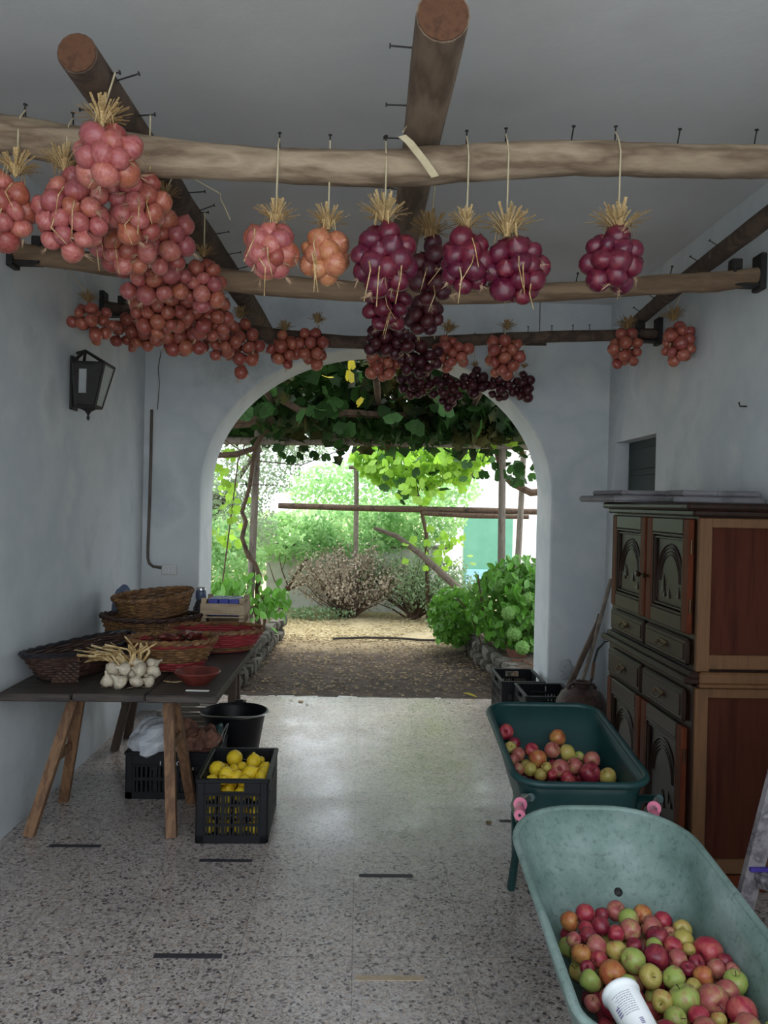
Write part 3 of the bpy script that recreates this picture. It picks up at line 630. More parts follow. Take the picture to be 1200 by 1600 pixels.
# ------------------------------------------------------------------ baskets
def oval(a, c_, th, z, sharp=1.0):
    x = a*math.copysign(abs(math.cos(th))**sharp, math.cos(th)); y = c_*math.copysign(abs(math.sin(th))**(2-sharp if sharp < 1 else 1), math.sin(th)); return Vector((x, y, z))
def basket(name, label, loc, a, c_, a0, c0_, h, rot, rows, bands, rim_m, base_m, rise=0, tilt=(0,0), handles=None, rim_r=.011, N=72, lip=1.0):
    t = thing(name, label, 'basket', loc, (tilt[0], tilt[1], rot))
    def P_(th, s, dr=0):
        aa_, cc_ = a0+(a-a0)*s**lip, c0_+(c_-c0_)*s**lip; k = 1+dr/max(aa_, .01)
        return Vector((aa_*math.cos(th)*k, cc_*math.sin(th)*k, .012+(h-.012)*s+rise*s*math.cos(th)**2))
    groups = {}
    for i in range(rows):
        mname = bands(i/(rows-1)); b = groups.setdefault(mname, MB()); pts = []
        s = (i+.5)/rows
        for k in range(N):
            th = 2*math.pi*k/N; pts.append(P_(th, s, .0075*math.sin(k*math.pi/3+(math.pi if i % 2 else 0))))
        b.tube(pts, h/rows*.5, 6, closed=True)
    for mname, b in groups.items(): stuff(b.build('woven_wall', M[mname], t, True, off=False))
    b = MB()
    for k in range(N//3):
        th = 2*math.pi*(k*3)/N; b.tube([P_(th, s_) for s_ in (0, .33, .66, 1)], .0045, 5)
    stuff(b.build('stakes', M[base_m], t, off=False))
    # plaited rim of two twisted strands
    b = MB()
    for ph in (0, math.pi):
        b.tube([P_(2*math.pi*k/96, 1)+Vector((math.cos(2*math.pi*k/96)*math.cos(k*.9+ph)*rim_r*.6, math.sin(2*math.pi*k/96)*math.cos(k*.9+ph)*rim_r*.6, math.sin(k*.9+ph)*rim_r*.6)) for k in range(96)], rim_r, 6, closed=True)
    b.build('rim', M[rim_m], t, True, off=False)
    b = MB(); b.lathe([(.001, .006), (1, .006), (1.02, .016), (1, .022), (.001, .02)], 32, sx=a0, sy=c0_); b.build('base', M[base_m], t, True, off=False)
    for hs in (handles or ()):
        b = MB(); b.tube([P_(hs-.28, 1), P_(hs-.2, 1)+Vector((math.cos(hs)*.01, math.sin(hs)*.01, .05)), P_(hs, 1)+Vector((math.cos(hs)*.015, math.sin(hs)*.015, .065)), P_(hs+.2, 1)+Vector((math.cos(hs)*.01, math.sin(hs)*.01, .05)), P_(hs+.28, 1)], .009, 6); b.build('handle', M[rim_m], t, True, off=False)
    return t
basket('oval_basket', 'wide oval basket of red-dyed wicker on the far right of table', (-.845, 4.70, TZ), .285, .19, .215, .14, .125, .02, 9, lambda s: 'wicker' if s < .22 else 'wicker_red', 'wicker', 'wicker_red', rim_r=.010)
basket('oval_basket', 'lower brown oval basket under another basket at the back of table', (-1.27, 4.93, TZ), .295, .185, .24, .14, .15, .12, 11, lambda s: 'wicker', 'wicker_dark', 'wicker_dark', rise=.015)
basket('oval_basket', 'upper brown oval basket stacked on another against the corner', (-1.255, 4.95, TZ+.16), .235, .165, .19, .13, .125, .15, 10, lambda s: 'wicker', 'wicker', 'wicker', rise=.008, tilt=(.10, -.10))
wb_ = basket('round_basket', 'red-banded wicker basket of dark dried peppers in mid table', (-.965, 4.16, TZ), .222, .17, .15, .115, .155, .05, 11, lambda s: 'wicker_red' if s < .22 or s > .8 else 'wicker', 'wicker', 'wicker', lip=1.0)
basket('boat_basket', 'dark boat-shaped basket with black rim at the left wall end', (-1.395, 4.06, TZ), .375, .155, .26, .11, .125, R(70), 10, lambda s: 'wicker_dark', 'rim_black', 'wicker_dark', rise=.02, rim_r=.008)
b = MB(); t0 = thing('wicker_panel', 'small frayed square of pale wicker leaning on the dark boat basket', 'wicker panel', (-1.38, 3.80, TZ), (R(-18), 0, R(6)))
for i in range(9): b.tube([(-.06+.001*(i % 2), .004*(-1)**(i+k), .008+i*.0115) if k == 0 else (-.06+k*.015, .004*(-1)**(i+k), .008+i*.0115) for k in range(9)], .006, 5)
stuff(b.build('woven_wall', M['wicker_dark'], t0, True, off=False))
b = MB()
for k in range(8): b.tube([(-.055+k*.0155, 0, 0), (-.055+k*.0155, 0, .115)], .003, 4)
stuff(b.build('stakes', M['wicker'], t0, off=False))
# dried peppers in the banded basket
r3 = random.Random(5)
def pepper_mesh():
    b = MB(); pts = []; rad = []
    for i in range(9):
        s = i/8; pts.append((s*.12, .018*math.sin(s*5), .012*math.cos(s*4))); rad.append(.021*(math.sin(.25+s*2.75)**.6)+.001)
    b.tube(pts, rad, 9); b.v = [(x, y*(1+.18*math.sin(x*160)), z*(1-.15*math.sin(x*130))) for x, y, z in b.v]; return b.mesh('flesh', M['pepper'], 'all')
PEP = pepper_mesh(); b = MB(); b.tube([(-.004,0,.012), (-.02,0,.02), (-.032,.004,.034)], [.006,.0035,.003], 6); PST = b.mesh('stalk', M['stem'], True)
for i, (dx, dy, dz) in enumerate(((-.13,-.03,.12),(-.07,.05,.125),(-.02,-.06,.115),(.03,.02,.13),(.07,-.05,.125),(.11,.04,.14),(.0,.07,.13),(.05,.08,.12),(-.10,.02,.145),(.08,.0,.16))):
    t = thing('dried_pepper', 'shrivelled dark red dried pepper heaped in the red-banded basket', 'pepper', (-.965+dx*.75, 4.16+dy*.8, TZ+dz), (r3.uniform(-.4,.4), r3.uniform(-.3,.3), r3.uniform(0,6.28)), 'dried peppers in the basket')
    link('flesh', PEP, t); link('stalk', PST, t)
b = MB(); b.lathe([(.001,.0),(.13,.0),(.15,.03),(.13,.06),(.001,.085)], 20, (-.965, 4.16, TZ+.025), 1, .75)
tag(b.build('pepper_heap', M['pepper'], smooth=True), 'packed mass of dried peppers beneath the loose ones in the basket', 'peppers', kind='stuff')
# garlic bunch
gb = thing('garlic_bunch', 'bunch of white garlic bulbs with dry stalks lying on table', 'garlic', (-1.06, 3.80, TZ))
b = MB(); prof = [(.05,-.55),(.35,-.6),(.8,-.4),(1,.0),(.85,.4),(.5,.75),(.2,1.1),(.13,1.6)]
b.lathe(prof, 14); b.v = [(x*(1+.1*math.cos(7*math.atan2(y,x))), y*(1+.1*math.cos(7*math.atan2(y,x))), z) for x, y, z in b.v]; GAR = b.mesh('bulb', M['garlic'], 'all')
gp = [(-.09,-.07,.028),(-.03,-.09,.026),(.035,-.085,.028),(.09,-.06,.026),(-.06,-.02,.03),(.0,-.02,.045),(.06,.0,.03),(-.085,-.035,.075),(-.025,-.05,.08),(.045,-.045,.078),(.09,-.01,.06),(.01,.0,.095),(.075,.02,.085),(-.04,.03,.06)]
for x, y, z in gp: link('bulb', GAR, gb, (x*1.05, y, z), (r3.uniform(-1.2,-.2), r3.uniform(-1.3,-.2), r3.uniform(0,6.28)), r3.uniform(.030,.036))
b = MB()
for i in range(44):
    A = Vector((r3.uniform(-.08,.06), r3.uniform(-.05,.02), r3.uniform(.05,.1))); e_ = Vector((-.20+r3.gauss(0,.05), .10+r3.gauss(0,.05), .125+r3.gauss(0,.03))); mid = (A+e_)/2+Vector((r3.gauss(0,.015), r3.gauss(0,.015), .03))
    b.tube([A, mid, e_], [.005, .0045, .003+r3.random()*.004], 4)
for i in range(10):
    A = Vector((r3.uniform(-.02,.05), r3.uniform(-.03,.02), .09)); b.tube([A, A+Vector((r3.gauss(.0,.03), .02, .06)), A+Vector((r3.gauss(.0,.05), .03, .085+r3.random()*.02))], [.006,.007,.004], 4)
stuff(b.build('dry_stalks', M['straw'], gb, off=False))
b = MB()
for i in range(40):
    A = Vector((r3.choice(gp))); A.z = max(A.z-.02, .004); d = Vector((r3.gauss(0,1), r3.gauss(-.6,1), -.1)).normalized()*r3.uniform(.02,.05); e_ = A+d; e_.z = max(.003, e_.z); b.tube([A, e_], .0012, 3)
stuff(b.build('root_hairs', M['roots'], gb, off=False))
# clay bowl, paper strip
bl = thing('clay_bowl', 'shallow dark red clay bowl on the near right of table', 'bowl', (-.765, 3.83, TZ))
b = MB(); b.lathe([(.055,0),(.06,.006),(.085,.03),(.105,.055),(.108,.06),(.103,.06),(.08,.034),(.05,.012),(.001,.01)], 32); b.build('bowl_body', M['clay'], bl, True, off=False)
b = MB(); b.tube([(.105*math.cos(k*math.pi/16), .105*math.sin(k*math.pi/16), .059) for k in range(32)], .0045, 6, closed=True); b.build('rim', M['clay'], bl, True, off=False)
A = atZ(290, 1080, TZ); B_ = atZ(325, 1082, TZ); b = MB(); b.bev(((A.x+B_.x)/2, A.y+.005, TZ+.0025), ((B_-A).length, .02, .004), .001, (0, 0, -.04)); tag(b.build('paper_strip', M['paper']), 'small white paper strip at the near edge of the table', 'paper')
b = MB(); pts = [atZ(256+k*5, 1064-(.2*k*(k-6)), TZ+.003) for k in range(7)]; b.tube(pts, .0025, 5); tag(b.build('straw_stalk', M['straw']), 'curved garlic stalk lying between garlic and clay bowl', 'straw')

# crumpled bags
def crumple(name, label, cat, c, rx, ry, rz, mt, seed, amp=.25, n=18, m_=12, smooth=False):
    r4 = random.Random(seed); b = MB(); ph = [(Vector((r4.gauss(0,1), r4.gauss(0,1), r4.gauss(0,1))), r4.uniform(0,6.28)) for _ in range(7)]; rings = []
    for i in range(m_+1):
        th = math.pi*(.03+.94*i/m_); rg = []
        for k in range(n):
            a = 2*math.pi*k/n; d = Vector((math.sin(th)*math.cos(a), math.sin(th)*math.sin(a), -math.cos(th)))
            q = sum(abs(math.sin(d.dot(w)*2.6+p_)) for w, p_ in ph)/7
            s = 1+amp*(q-.6)*2; rg.append(Vector((c[0]+d.x*rx*s, c[1]+d.y*ry*s, max(c[2]+d.z*rz*s, c[2]-rz))))
        rings.append(rg)
    b.loft(rings); return tag(b.build(name, mt, smooth=smooth), label, cat)
crumple('plastic_bag', 'blue-grey plastic bag behind the stacked baskets in the corner', 'bag', (-1.50, 5.12, TZ+.16), .07, .08, .16, M['blue_bag'], 4)
crumple('plastic_bag', 'dark crumpled plastic bag between stacked baskets and wooden crate', 'bag', (-1.02, 5.165, TZ+.12), .05, .06, .12, M['rim_black'], 6)
jar = thing('glass_jar', 'small jar with shiny lid behind the stacked baskets', 'jar', (-1.02, 5.165, TZ+.236))
b = MB(); b.lathe([(.03,0),(.034,.006),(.034,.05),(.028,.06)], 16); b.build('jar_body', M['blue_bag'], jar, True, off=False)
b = MB(); b.lathe([(.031,.06),(.031,.074),(.028,.078),(.001,.078)], 16); b.build('lid', M['chrome'], jar, True, off=False)

# thin wooden fruit crates
def fruit_crate(label, loc, L_, Wd, Hh, nslat, mt, rotz=0):
    t = thing('fruit_crate', label, 'crate', loc, (0, 0, rotz)); th = .008
    for sx in (-1, 1):
        for sy in (-1, 1):
            b = MB(); b.bev((sx*(L_/2-.018), sy*(Wd/2-.018), Hh/2+.012), (.03, .03, Hh+.024), .002); b.build('corner_post', mt, t, off=False)
    sh = (Hh-.01)/nslat
    for i in range(nslat):
        z = .012+sh*(i+.5)
        for s in (-1, 1):
            b = MB(); b.bev((0, s*Wd/2, z), (L_, th, sh*.78), .002); b.build('slat', mt, t, off=False)
            b = MB(); b.bev((s*L_/2, 0, z), (th, Wd-.02, sh*.78), .002); b.build('slat', mt, t, off=False)
    for i in range(4):
        b = MB(); b.bev((0, -Wd/2+Wd*(i+.5)/4, .006), (L_-.01, Wd/4*.85, .008), .002); b.build('slat', mt, t, off=False)
    return t
fruit_crate('lower wooden fruit crate under the one with blue cartons', (-.845, 5.08, TZ), .27, .25, .12, 2, M['crate_wood'])
fruit_crate('upper wooden fruit crate holding blue cartons at the table end', (-.845, 5.08, TZ+.145), .27, .25, .10, 1, M['crate_wood'])
for k in range(3):
    t = thing('blue_carton', ('leftmost', 'middle one', 'rightmost')[k]+' of the blue cartons in the wooden crate', 'carton', (-.908+k*.064, 5.08, TZ+.156), None, 'blue cartons in the crate')
    b = MB(); b.bev((0, 0, .0525), (.060, .185, .105), .003); b.build('box', M['blue_pack'], t, off=False)
    b = MB(); b.box((0, -.02, .1055), (.010, .13, .002), (0, 0, -.45)); b.build('stripe', M['cover_white'], t, off=False)

# ------------------------------------------------------------------ black plastic crates
def plastic_crate(label, loc, Wd, L_, Hh, rotz=0, rows=3, cols=13, hole=True, group=None):
    """Wd along x, L_ along y"""
    t = thing('plastic_crate', label, 'crate', loc, (0, 0, rotz), group); th = .012
    def side(w):
        b = MB(); # in the xz plane centred on x
        m_ = .035; b.bev((0, 0, .02), (w, th, .04), .003); zt = Hh-.075
        b.bev((-w/2+m_/2, 0, Hh/2), (m_, th, Hh), .003); b.bev((w/2-m_/2, 0, Hh/2), (m_, th, Hh), .003)
        hw = w*.17
        if hole:
            b.box((-(w/2-m_+hw)/2-0, 0, Hh-.045), (w/2-m_-hw, th, .06)); b.box(((w/2-m_+hw)/2, 0, Hh-.045), (w/2-m_-hw, th, .06)); b.box((0, 0, Hh-.067), (2*hw, th, .016))
        else: b.box((0, 0, Hh-.045), (w-2*m_, th, .06))
        b.bev((0, 0, Hh-.008), (w+.01, th*1.9, .018), .003)
        z0, z1 = .04, zt; rh = (z1-z0)/rows; iw = w-2*m_
        for i in range(1, rows): b.box((0, 0, z0+rh*i), (iw, th*.8, rh*.24))
        for k in range(cols+1):
            x = -iw/2+iw*k/cols; wd = iw/cols*(.5 if k % 5 else 1.0); b.box((x, 0, (z0+z1)/2), (wd, th*.7, z1-z0))
        b.bev((0, -th*.2, zt+.004), (iw, th*1.2, .012), .002)
        return b
    for rz_, w, off in ((0, Wd, (0, -L_/2)), (math.pi, Wd, (0, L_/2)), (math.pi/2, L_, (Wd/2, 0)), (-math.pi/2, L_, (-Wd/2, 0))):
        me = side(w).mesh('side_panel', M['black_plastic']); link('side_panel', me, t, (off[0], off[1], 0), (0, 0, rz_))
    b = MB()
    for k in range(9): b.box((0, -L_/2+L_*(k+.5)/9, .008), (Wd, L_/9*.6, .012))
    for k in range(5): b.box((-Wd/2+Wd*(k+.5)/5, 0, .008), (Wd/5*.4, L_, .011))
    b.build('base_grid', M['black_plastic'], t, off=False)
    return t
lc = plastic_crate('black plastic crate filled with lemons on the floor', (-.578, 3.96, 0), .325, .47, .30, 0.02, 4, 15)
cc = plastic_crate('black plastic crate with white lettering under the trestle table', (-.985, 4.44, 0), .47, .34, .25, 0.0, 2, 17, False)
# lettering on the crate front: L ... DOR
def letters(txt, x, z, size, parent, y):
    cu = bpy.data.curves.new('lettering', 'FONT'); cu.body = txt; cu.size = size; cu.extrude = .0015
    tmp = bpy.data.objects.new('tmp', cu); COL.objects.link(tmp); dg = bpy.context.evaluated_depsgraph_get()
    me = bpy.data.meshes.new_from_object(tmp.evaluated_get(dg)); bpy.data.objects.remove(tmp); me.materials.clear(); me.materials.append(M['cover_white'])
    link('lettering', me, parent, (x, y, z), (R(90), 0, 0))
qa, qb = atY(249, 1196, 4.26), atY(267, 1196, 4.26)
letters('L', qa.x-cc.location.x, .180, .036, cc, -.178); letters('DOR', qb.x-cc.location.x, .180, .036, cc, -.178)
# lemons
LEM = []
for sd_ in range(2):
    b = MB(); b.lathe([(.06,-1.22),(.13,-1.17),(.2,-1.02),(.5,-.85),(.82,-.5),(.97,-.12),(.97,.2),(.8,.6),(.5,.88),(.22,1.04),(.14,1.16),(.05,1.22)], 16)
    r4 = random.Random(sd_); b.v = [(x*(1+r4.uniform(-.02,.02)), y*(1+r4.uniform(-.02,.02)), z) for x, y, z in b.v]; LEM.append(b.mesh('lemon', M['lemon'], 'all'))
lems = [(735,580,115),(860,500,115),(915,550,80),(1000,525,105),(1050,500,60),(1095,555,85),(850,570,80),(800,615,105),(875,615,90),(970,610,110),(700,640,80),(1040,575,60),(1095,585,80),(930,645,80),(1060,625,90),(780,640,70)]
def lemon(x, y, z, s, i, lab):
    q = (r3.uniform(-1.5,1.5), r3.uniform(-1.5,1.5), r3.uniform(0,6))
    o = link('lemon', LEM[i % 2], None, (x, y, z), q, s); tag(o, lab, 'lemon', 'lemons in the black crate')
lems.sort(key=lambda q_: q_[0])
for i, (zx, zy, d) in enumerate(lems):
    u, v = 180+zx*.2167, 1080+zy*.2167; p_ = atZ(u, v, .262-.0*i); lemon(min(max(p_.x, -.70), -.455), min(max(p_.y, 3.78), 4.14), .262+(.012 if d > 104 else 0), d*.2167*p_.y/F/2*1.04, i, ('leftmost' if i == 0 else ('', 'second', 'third', 'fourth', 'fifth', 'sixth', 'seventh', 'eighth', 'ninth', 'tenth', 'eleventh', 'twelfth', 'thirteenth', 'fourteenth', 'fifteenth', 'sixteenth')[i]+' from left')+' of the yellow lemons topping the black crate')
for ix in range(4):
    for iy in range(6):
        lemon(-.688+ix*.073, 3.775+iy*.073, .205+r3.uniform(-.01,.01), .034, ix, 'yellow lemon below the top layer in the black crate')
for iz in range(2):
    for ix in range(4): lemon(-.688+ix*.073, 3.772, .06+iz*.07, .034, ix, 'yellow lemon showing through the slots of the black crate')
# white bag, brown paper, green wrapper and wire basket handle in the lettered crate
crumple('plastic_bag', 'crumpled white plastic bag bulging from the lettered crate', 'bag', (-1.10, 4.38, .285), .125, .13, .115, M['bag'], 9, .3, 26, 16)
crumple('paper_wad', 'crumpled brown paper in the right half of the lettered crate', 'paper', (-.86, 4.45, .25), .10, .13, .085, M['brown_paper'], 12, .4, 24, 14)
crumple('paper_wad', 'reddish brown paper wad at the back of the lettered crate', 'paper', (-.99, 4.53, .27), .09, .06, .09, M['brown_paper'], 15, .4, 20, 12)
crumple('green_wrapper', 'dark green plastic wrapper beside the brown paper', 'wrapper', (-.775, 4.52, .28), .022, .05, .06, M['barrow_dark'], 21, .4, 12, 8)
b = MB(); b.tube([(-.77,4.40,.25),(-.735,4.52,.33),(-.73,4.55,.33),(-.745,4.46,.25)], .004, 5); tag(b.build('metal_handle', M['chrome'], smooth=True), 'thin bright metal handle sticking up beside the lemon crate', 'handle')
# bucket
bk = thing('bucket', 'large black plastic bucket behind the lemon crate', 'bucket', (-.745, 4.87, 0))
b = MB(); b.lathe([(.13,0),(.135,.004),(.185,.30),(.20,.305),(.205,.318),(.195,.322),(.188,.312),(.182,.30),(.13,.012),(.001,.012)], 36); b.build('bucket_body', M['bucket'], bk, True, off=False)
b = MB(); b.tube([(.205*math.cos(a), .205*math.sin(a), .312+.022*math.sin(a)**2) for a in [math.pi*k/20+.15 for k in range(-20, 1)]], .0045, 6); b.build('bail_handle', M['chrome'], bk, True, off=False)
b = MB(); b.bev((.0, .20, .315), (.05, .03, .045), .006); b.build('handle_lug', M['bucket'], bk, off=False)
# slatted crate and white box on the floor behind
fruit_crate('grey slatted crate on the floor behind the bucket under the table', (-1.06, 5.52, 0), .55, .36, .16, 4, M['grey_wood'])
b = MB(); b.bev((-1.01, 5.50, .235), (.12, .12, .09), .012); tag(b.build('white_box', M['paper']), 'small white box on the grey slatted crate', 'box')
# two empty crates beside the arch
plastic_crate('empty black crate nearer the viewer beside the right arch jamb', (1.325, 5.62, 0), .34, .40, .30, 0.0, 3, 11)
plastic_crate('empty black crate in the archway behind another black crate', (1.225, 6.10, 0), .31, .46, .30, 0.0, 3, 11)

# ------------------------------------------------------------------ wheelbarrows
def rrect(cx, cy, hx, hy, r, zf, n=10, rf=None):
    """rounded rectangle; r at the near corners, rf at the far corners; zf(y) gives height"""
    rf = rf or r; pts = []
    for (sx, sy, a0) in ((1, 1, 0), (-1, 1, 90), (-1, -1, 180), (1, -1, 270)):
        rr_ = rf if sy > 0 else r; ox, oy = cx+sx*(hx-rr_), cy+sy*(hy-rr_)
        for k in range(n+1):
            a = R(a0+90*k/n); x, y = ox+rr_*math.cos(a), oy+rr_*math.sin(a); pts.append(Vector((x, y, zf(y))))
    return pts
def tub(t, top, bot, zt, zb, rt, rb, mt, th=.008, rim=.013, rtf=None, rbf=None, lipm=None):
    """top/bot = (cx, cy, hx, hy)"""
    lv = (0, .05, .16, .35, .6, .82, 1)
    def ring(s, d):
        e_ = 1-(1-s)**1.7 if s < 1 else 1; k = s**.85
        g = [bot[i]+(top[i]-bot[i])*k for i in range(4)]; r_ = rb+(rt-rb)*k; rf_ = (rbf or rb)+((rtf or rt)-(rbf or rb))*k
        return rrect(g[0], g[1], g[2]-d, g[3]-d, max(r_-d, .02), lambda y: zb(y)+(zt(y)-zb(y))*s+(d if s < .02 else 0), rf=max(rf_-d, .02))
    outer = [ring(s, 0) for s in lv]; inner = [ring(s, th) for s in reversed(lv)]
    cen = Vector((bot[0], bot[1], zb(bot[1])))
    o0 = [cen+(p_-cen)*.02 for p_ in outer[0]]; i0 = [cen+Vector((0,0,th))+(p_-cen-Vector((0,0,th)))*.02 for p_ in inner[-1]]
    b = MB(); b.loft([o0]+outer+inner+[i0]); b.build('tub', mt, t, 'all')
    b = MB(); pts = [p_+Vector((0,0,.0)) for p_ in rrect(top[0], top[1], top[2]+rim*.5, top[3]+rim*.5, rt+rim*.5, zt, rf=(rtf or rt)+rim*.5)]; b.tube(pts, rim, 8, closed=True); b.build('rim', mt, t, 'all')
# dark green barrow
db = thing('wheelbarrow', 'dark green plastic wheelbarrow with pink grips holding apples', 'wheelbarrow', (.87, 3.5, 0))
DZT = lambda y: .56+.13*(y-2.97); DZB = lambda y: .30+.02*(y-3.0)
tub(db, (.862, 3.35, .250, .385), (.87, 3.20, .175, .19), DZT, DZB, .10, .09, M['barrow_dark'], rim=.015)
b = MB()
for s in (-1, 1): b.tube([(.868+s*.235, 2.86, .548), (.868+s*.225, 3.02, .49), (.868+s*.19, 3.25, .29), (.868+s*.15, 3.6, .235), (.868+s*.07, 3.92, .18)], .015, 8)
b.tube([(.678, 3.25, .285), (1.058, 3.25, .285)], .012, 8); b.build('frame_tube', M['barrow_dark'], db, True)
for s in (-1, 1):
    b = MB(); b.tube([(.868+s*.225, 3.04, .47), (.868+s*.215, 3.2, .2), (.868+s*.212, 3.30, .006)], [.015,.016,.018], 8); b.tube([(.868+s*.17, 3.5, .25), (.868+s*.213, 3.24, .14)], .011, 8); b.build('leg', M['barrow_dark'], db, True)
b = MB(); b.tube([(.655, 3.17, .25), (1.08, 3.17, .25)], .010, 8); b.build('cross_brace', M['barrow_dark'], db, True)
for s, uu, vv in ((-1, 813, 1256), (1, 1022, 1262)):
    g0, g1 = atY(uu, vv, 2.80), atY(uu-1, vv+18, 2.66); gd = (g1-g0).normalized()
    b = MB(); b.tube([(.868+s*.235, 2.88, .543), g0, g1-gd*.02], .012, 10); g = b.build('handle_tube', M['chrome'], db, True)
    b = MB(); b.tube([g0, g0+gd*.008], .024, 16); b.tube([g1-gd*.06, g1], [.019,.0185], 16); b.build('grip', M['pink_grip'], db, True)
    b = MB(); b.tube([g1, g1+gd*.0015], .005, 8); b.build('grip_hole', M['rubber'], db)
def wheel(t, c, r, w):
    b = MB(); b.tube([(c[0], c[1]+r*math.cos(k*math.pi/14), c[2]+r*math.sin(k*math.pi/14)) for k in range(28)], w, 8, closed=True); b.build('tyre', M['rubber'], t, True)
    b = MB(); b.tube([(c[0]-.03, c[1], c[2]), (c[0]+.03, c[1], c[2])], r*.72, 18); b.tube([(c[0]-.09, c[1], c[2]), (c[0]+.09, c[1], c[2])], .009, 8); b.build('hub', M['iron'], t, True)
wheel(db, (.868, 3.92, .18), .145, .035)
# pale green barrow
pb = thing('wheelbarrow', 'scuffed pale green wheelbarrow full of apples in the foreground', 'wheelbarrow', (.76, 2.1, 0))
PZT = lambda y: .515+.118*(y-1.70); PZB = lambda y: .20+.10*(y-1.8)
tub(pb, (.757, 2.095, .268, .475), (.765, 1.995, .175, .255), PZT, PZB, .10, .10, M['barrow_pale'], rim=.011, rtf=.215, rbf=.12)
b = MB()
for s in (-1, 1): b.tube([(.757+s*.24, 1.22, .56), (.757+s*.22, 1.6, .36), (.757+s*.16, 1.9, .17), (.757+s*.10, 2.3, .17), (.757+s*.06, 2.66, .185)], .015, 8)
b.build('frame_tube', M['iron'], pb, True)
for s in (-1, 1):
    b = MB(); b.tube([(.757+s*.21, 1.66, .32), (.757+s*.21, 1.72, .007), (.757+s*.17, 1.95, .165)], .013, 8); b.build('leg', M['iron'], pb, True)
    b = MB(); b.tube([(.757+s*.24, 1.22, .56), (.757+s*.24, 1.10, .60)], .02, 10); b.build('grip', M['rubber'], pb, True)
wheel(pb, (.757, 2.66, .185), .15, .034)
from mathutils.bvhtree import BVHTree
tubo = [o for o in pb.children if o.name.startswith('tub')][0]
hit, nrm, _, _ = BVHTree.FromPolygons([v_.co+pb.location for v_ in tubo.data.vertices], [tuple(p_.vertices) for p_ in tubo.data.polygons]).ray_cast(Vector((0, 0, H)), ray(966, 1394))
b = MB(); b.lathe([(.013,-.004),(.013,.003),(.009,.006),(.001,.007)], 14); bolt = b.build('bolt', M['iron'], pb, True, off=False)
if hit is not None:
    if nrm.dot(ray(966, 1394)) > 0: nrm = -nrm
    bolt.location = hit-pb.location; bolt.rotation_mode = 'QUATERNION'; bolt.rotation_quaternion = nrm.to_track_quat('Z', 'Y')
# apples
APM = {}
b = MB(); b.lathe([(.02,-.72),(.14,-.80),(.42,-.86),(.75,-.62),(.96,-.15),(1,.15),(.9,.5),(.66,.76),(.4,.82),(.2,.72),(.05,.55)], 16); APV = b
for k in ('red','dark','pink','orange','green','yellow'):
    for sd_ in range(2):
        r4 = random.Random(hash(k) % 7+sd_) if False else random.Random(len(k)*3+sd_); b = MB(); f5 = r4.uniform(0, 6)
        b.v = [(x*(1+.04*math.cos(2*math.atan2(y,x)+f5)), y*(1+.04*math.cos(3*math.atan2(y,x)+f5)), z*(1+.05*math.cos(math.atan2(y,x)+f5))) for x, y, z in APV.v]; b.f = list(APV.f)
        APM[k, sd_] = b.mesh('flesh', M['apple_'+k], 'all')
b = MB(); b.tube([(0,0,.5), (.02,.01,.8), (.07,.03,1.02)], [.035,.03,.045], 5); APS = b.mesh('stem', M['stem'], True)
def apple(x, y, z, r, k, i, label, group, up=None):
    q = (r3.uniform(-2.2,2.2), r3.uniform(-1.2,1.2), r3.uniform(0,6.28))
    t = thing('apple', label, 'apple', (x, y, z), q, group); t.scale = (r, r, r)
    link('flesh', APM[k, i % 2], t); link('stem', APS, t)
def settle(P0, rad, ztop, nvis, it=60):
    p = np.array(P0, float); rad = np.array(rad)
    for _ in range(it):
        d = p[:, None]-p[None]; L_ = np.linalg.norm(d, axis=2)+1e-6; o = np.clip((rad[:, None]+rad[None])*.9-L_, 0, None); np.fill_diagonal(o, 0)
        mv = (d/L_[..., None]*(o*.4)[..., None]).sum(1); mv[:nvis, 0] *= .35; mv[:nvis, 1] *= .35; p += mv; ztop(p, rad)
    return p
KW = {'red': 'red', 'dark': 'dark red', 'pink': 'dull pink', 'orange': 'orange-blushed', 'green': 'green', 'yellow': 'yellow'}
pale_list = [(105,210,100,'orange'),(197,170,106,'red'),(282,176,80,'dark'),(368,160,106,'pink'),(278,240,100,'dark'),(430,196,112,'green'),(503,178,106,'orange'),(440,262,116,'pink'),(622,210,100,'red'),(560,245,116,'pink'),(727,256,100,'yellow'),(195,255,80,'red'),(210,290,96,'dark'),(128,312,80,'pink'),(360,280,90,'red'),(730,322,116,'yellow'),(590,300,120,'dark'),(655,275,70,'pink'),(575,345,84,'green'),(680,350,104,'red'),(258,350,120,'pink'),(170,392,108,'orange'),(355,370,108,'yellow'),(465,345,80,'dark'),(455,425,132,'green'),(590,408,132,'dark'),(705,425,110,'pink'),(885,378,156,'red'),(800,440,90,'dark'),(915,472,100,'pink'),(1005,440,90,'dark'),(1055,470,80,'pink'),(270,420,90,'red'),(205,470,80,'dark'),(343,498,140,'orange'),(218,540,116,'green'),(550,515,124,'yellow'),(680,525,122,'green'),(835,512,112,'orange'),(1015,555,132,'green'),(430,545,80,'green'),(790,570,84,'yellow'),(970,600,124,'pink'),(900,640,166,'pink'),(735,645,164,'green'),(628,650,116,'yellow'),(335,660,150,'red'),(238,665,90,'pink'),(1060,720,160,'red'),(690,750,124,'green'),(820,740,120,'red'),(410,735,84,'pink'),(930,760,90,'yellow'),(770,480,80,'dark'),(810,370,70,'yellow')]
ZH = .43
P0 = []; rad = []; kk = []
for zx, zy, d, k in pale_list:
    u, v = 860+zx*.2833, 1380+zy*.2833; q = atZ(u, v, ZH+.0); rr_ = d*.2833*q.y/F/2*1.06; P0.append((q.x, q.y, ZH)); rad.append(min(rr_, .042)); kk.append(k)
nv = len(P0)
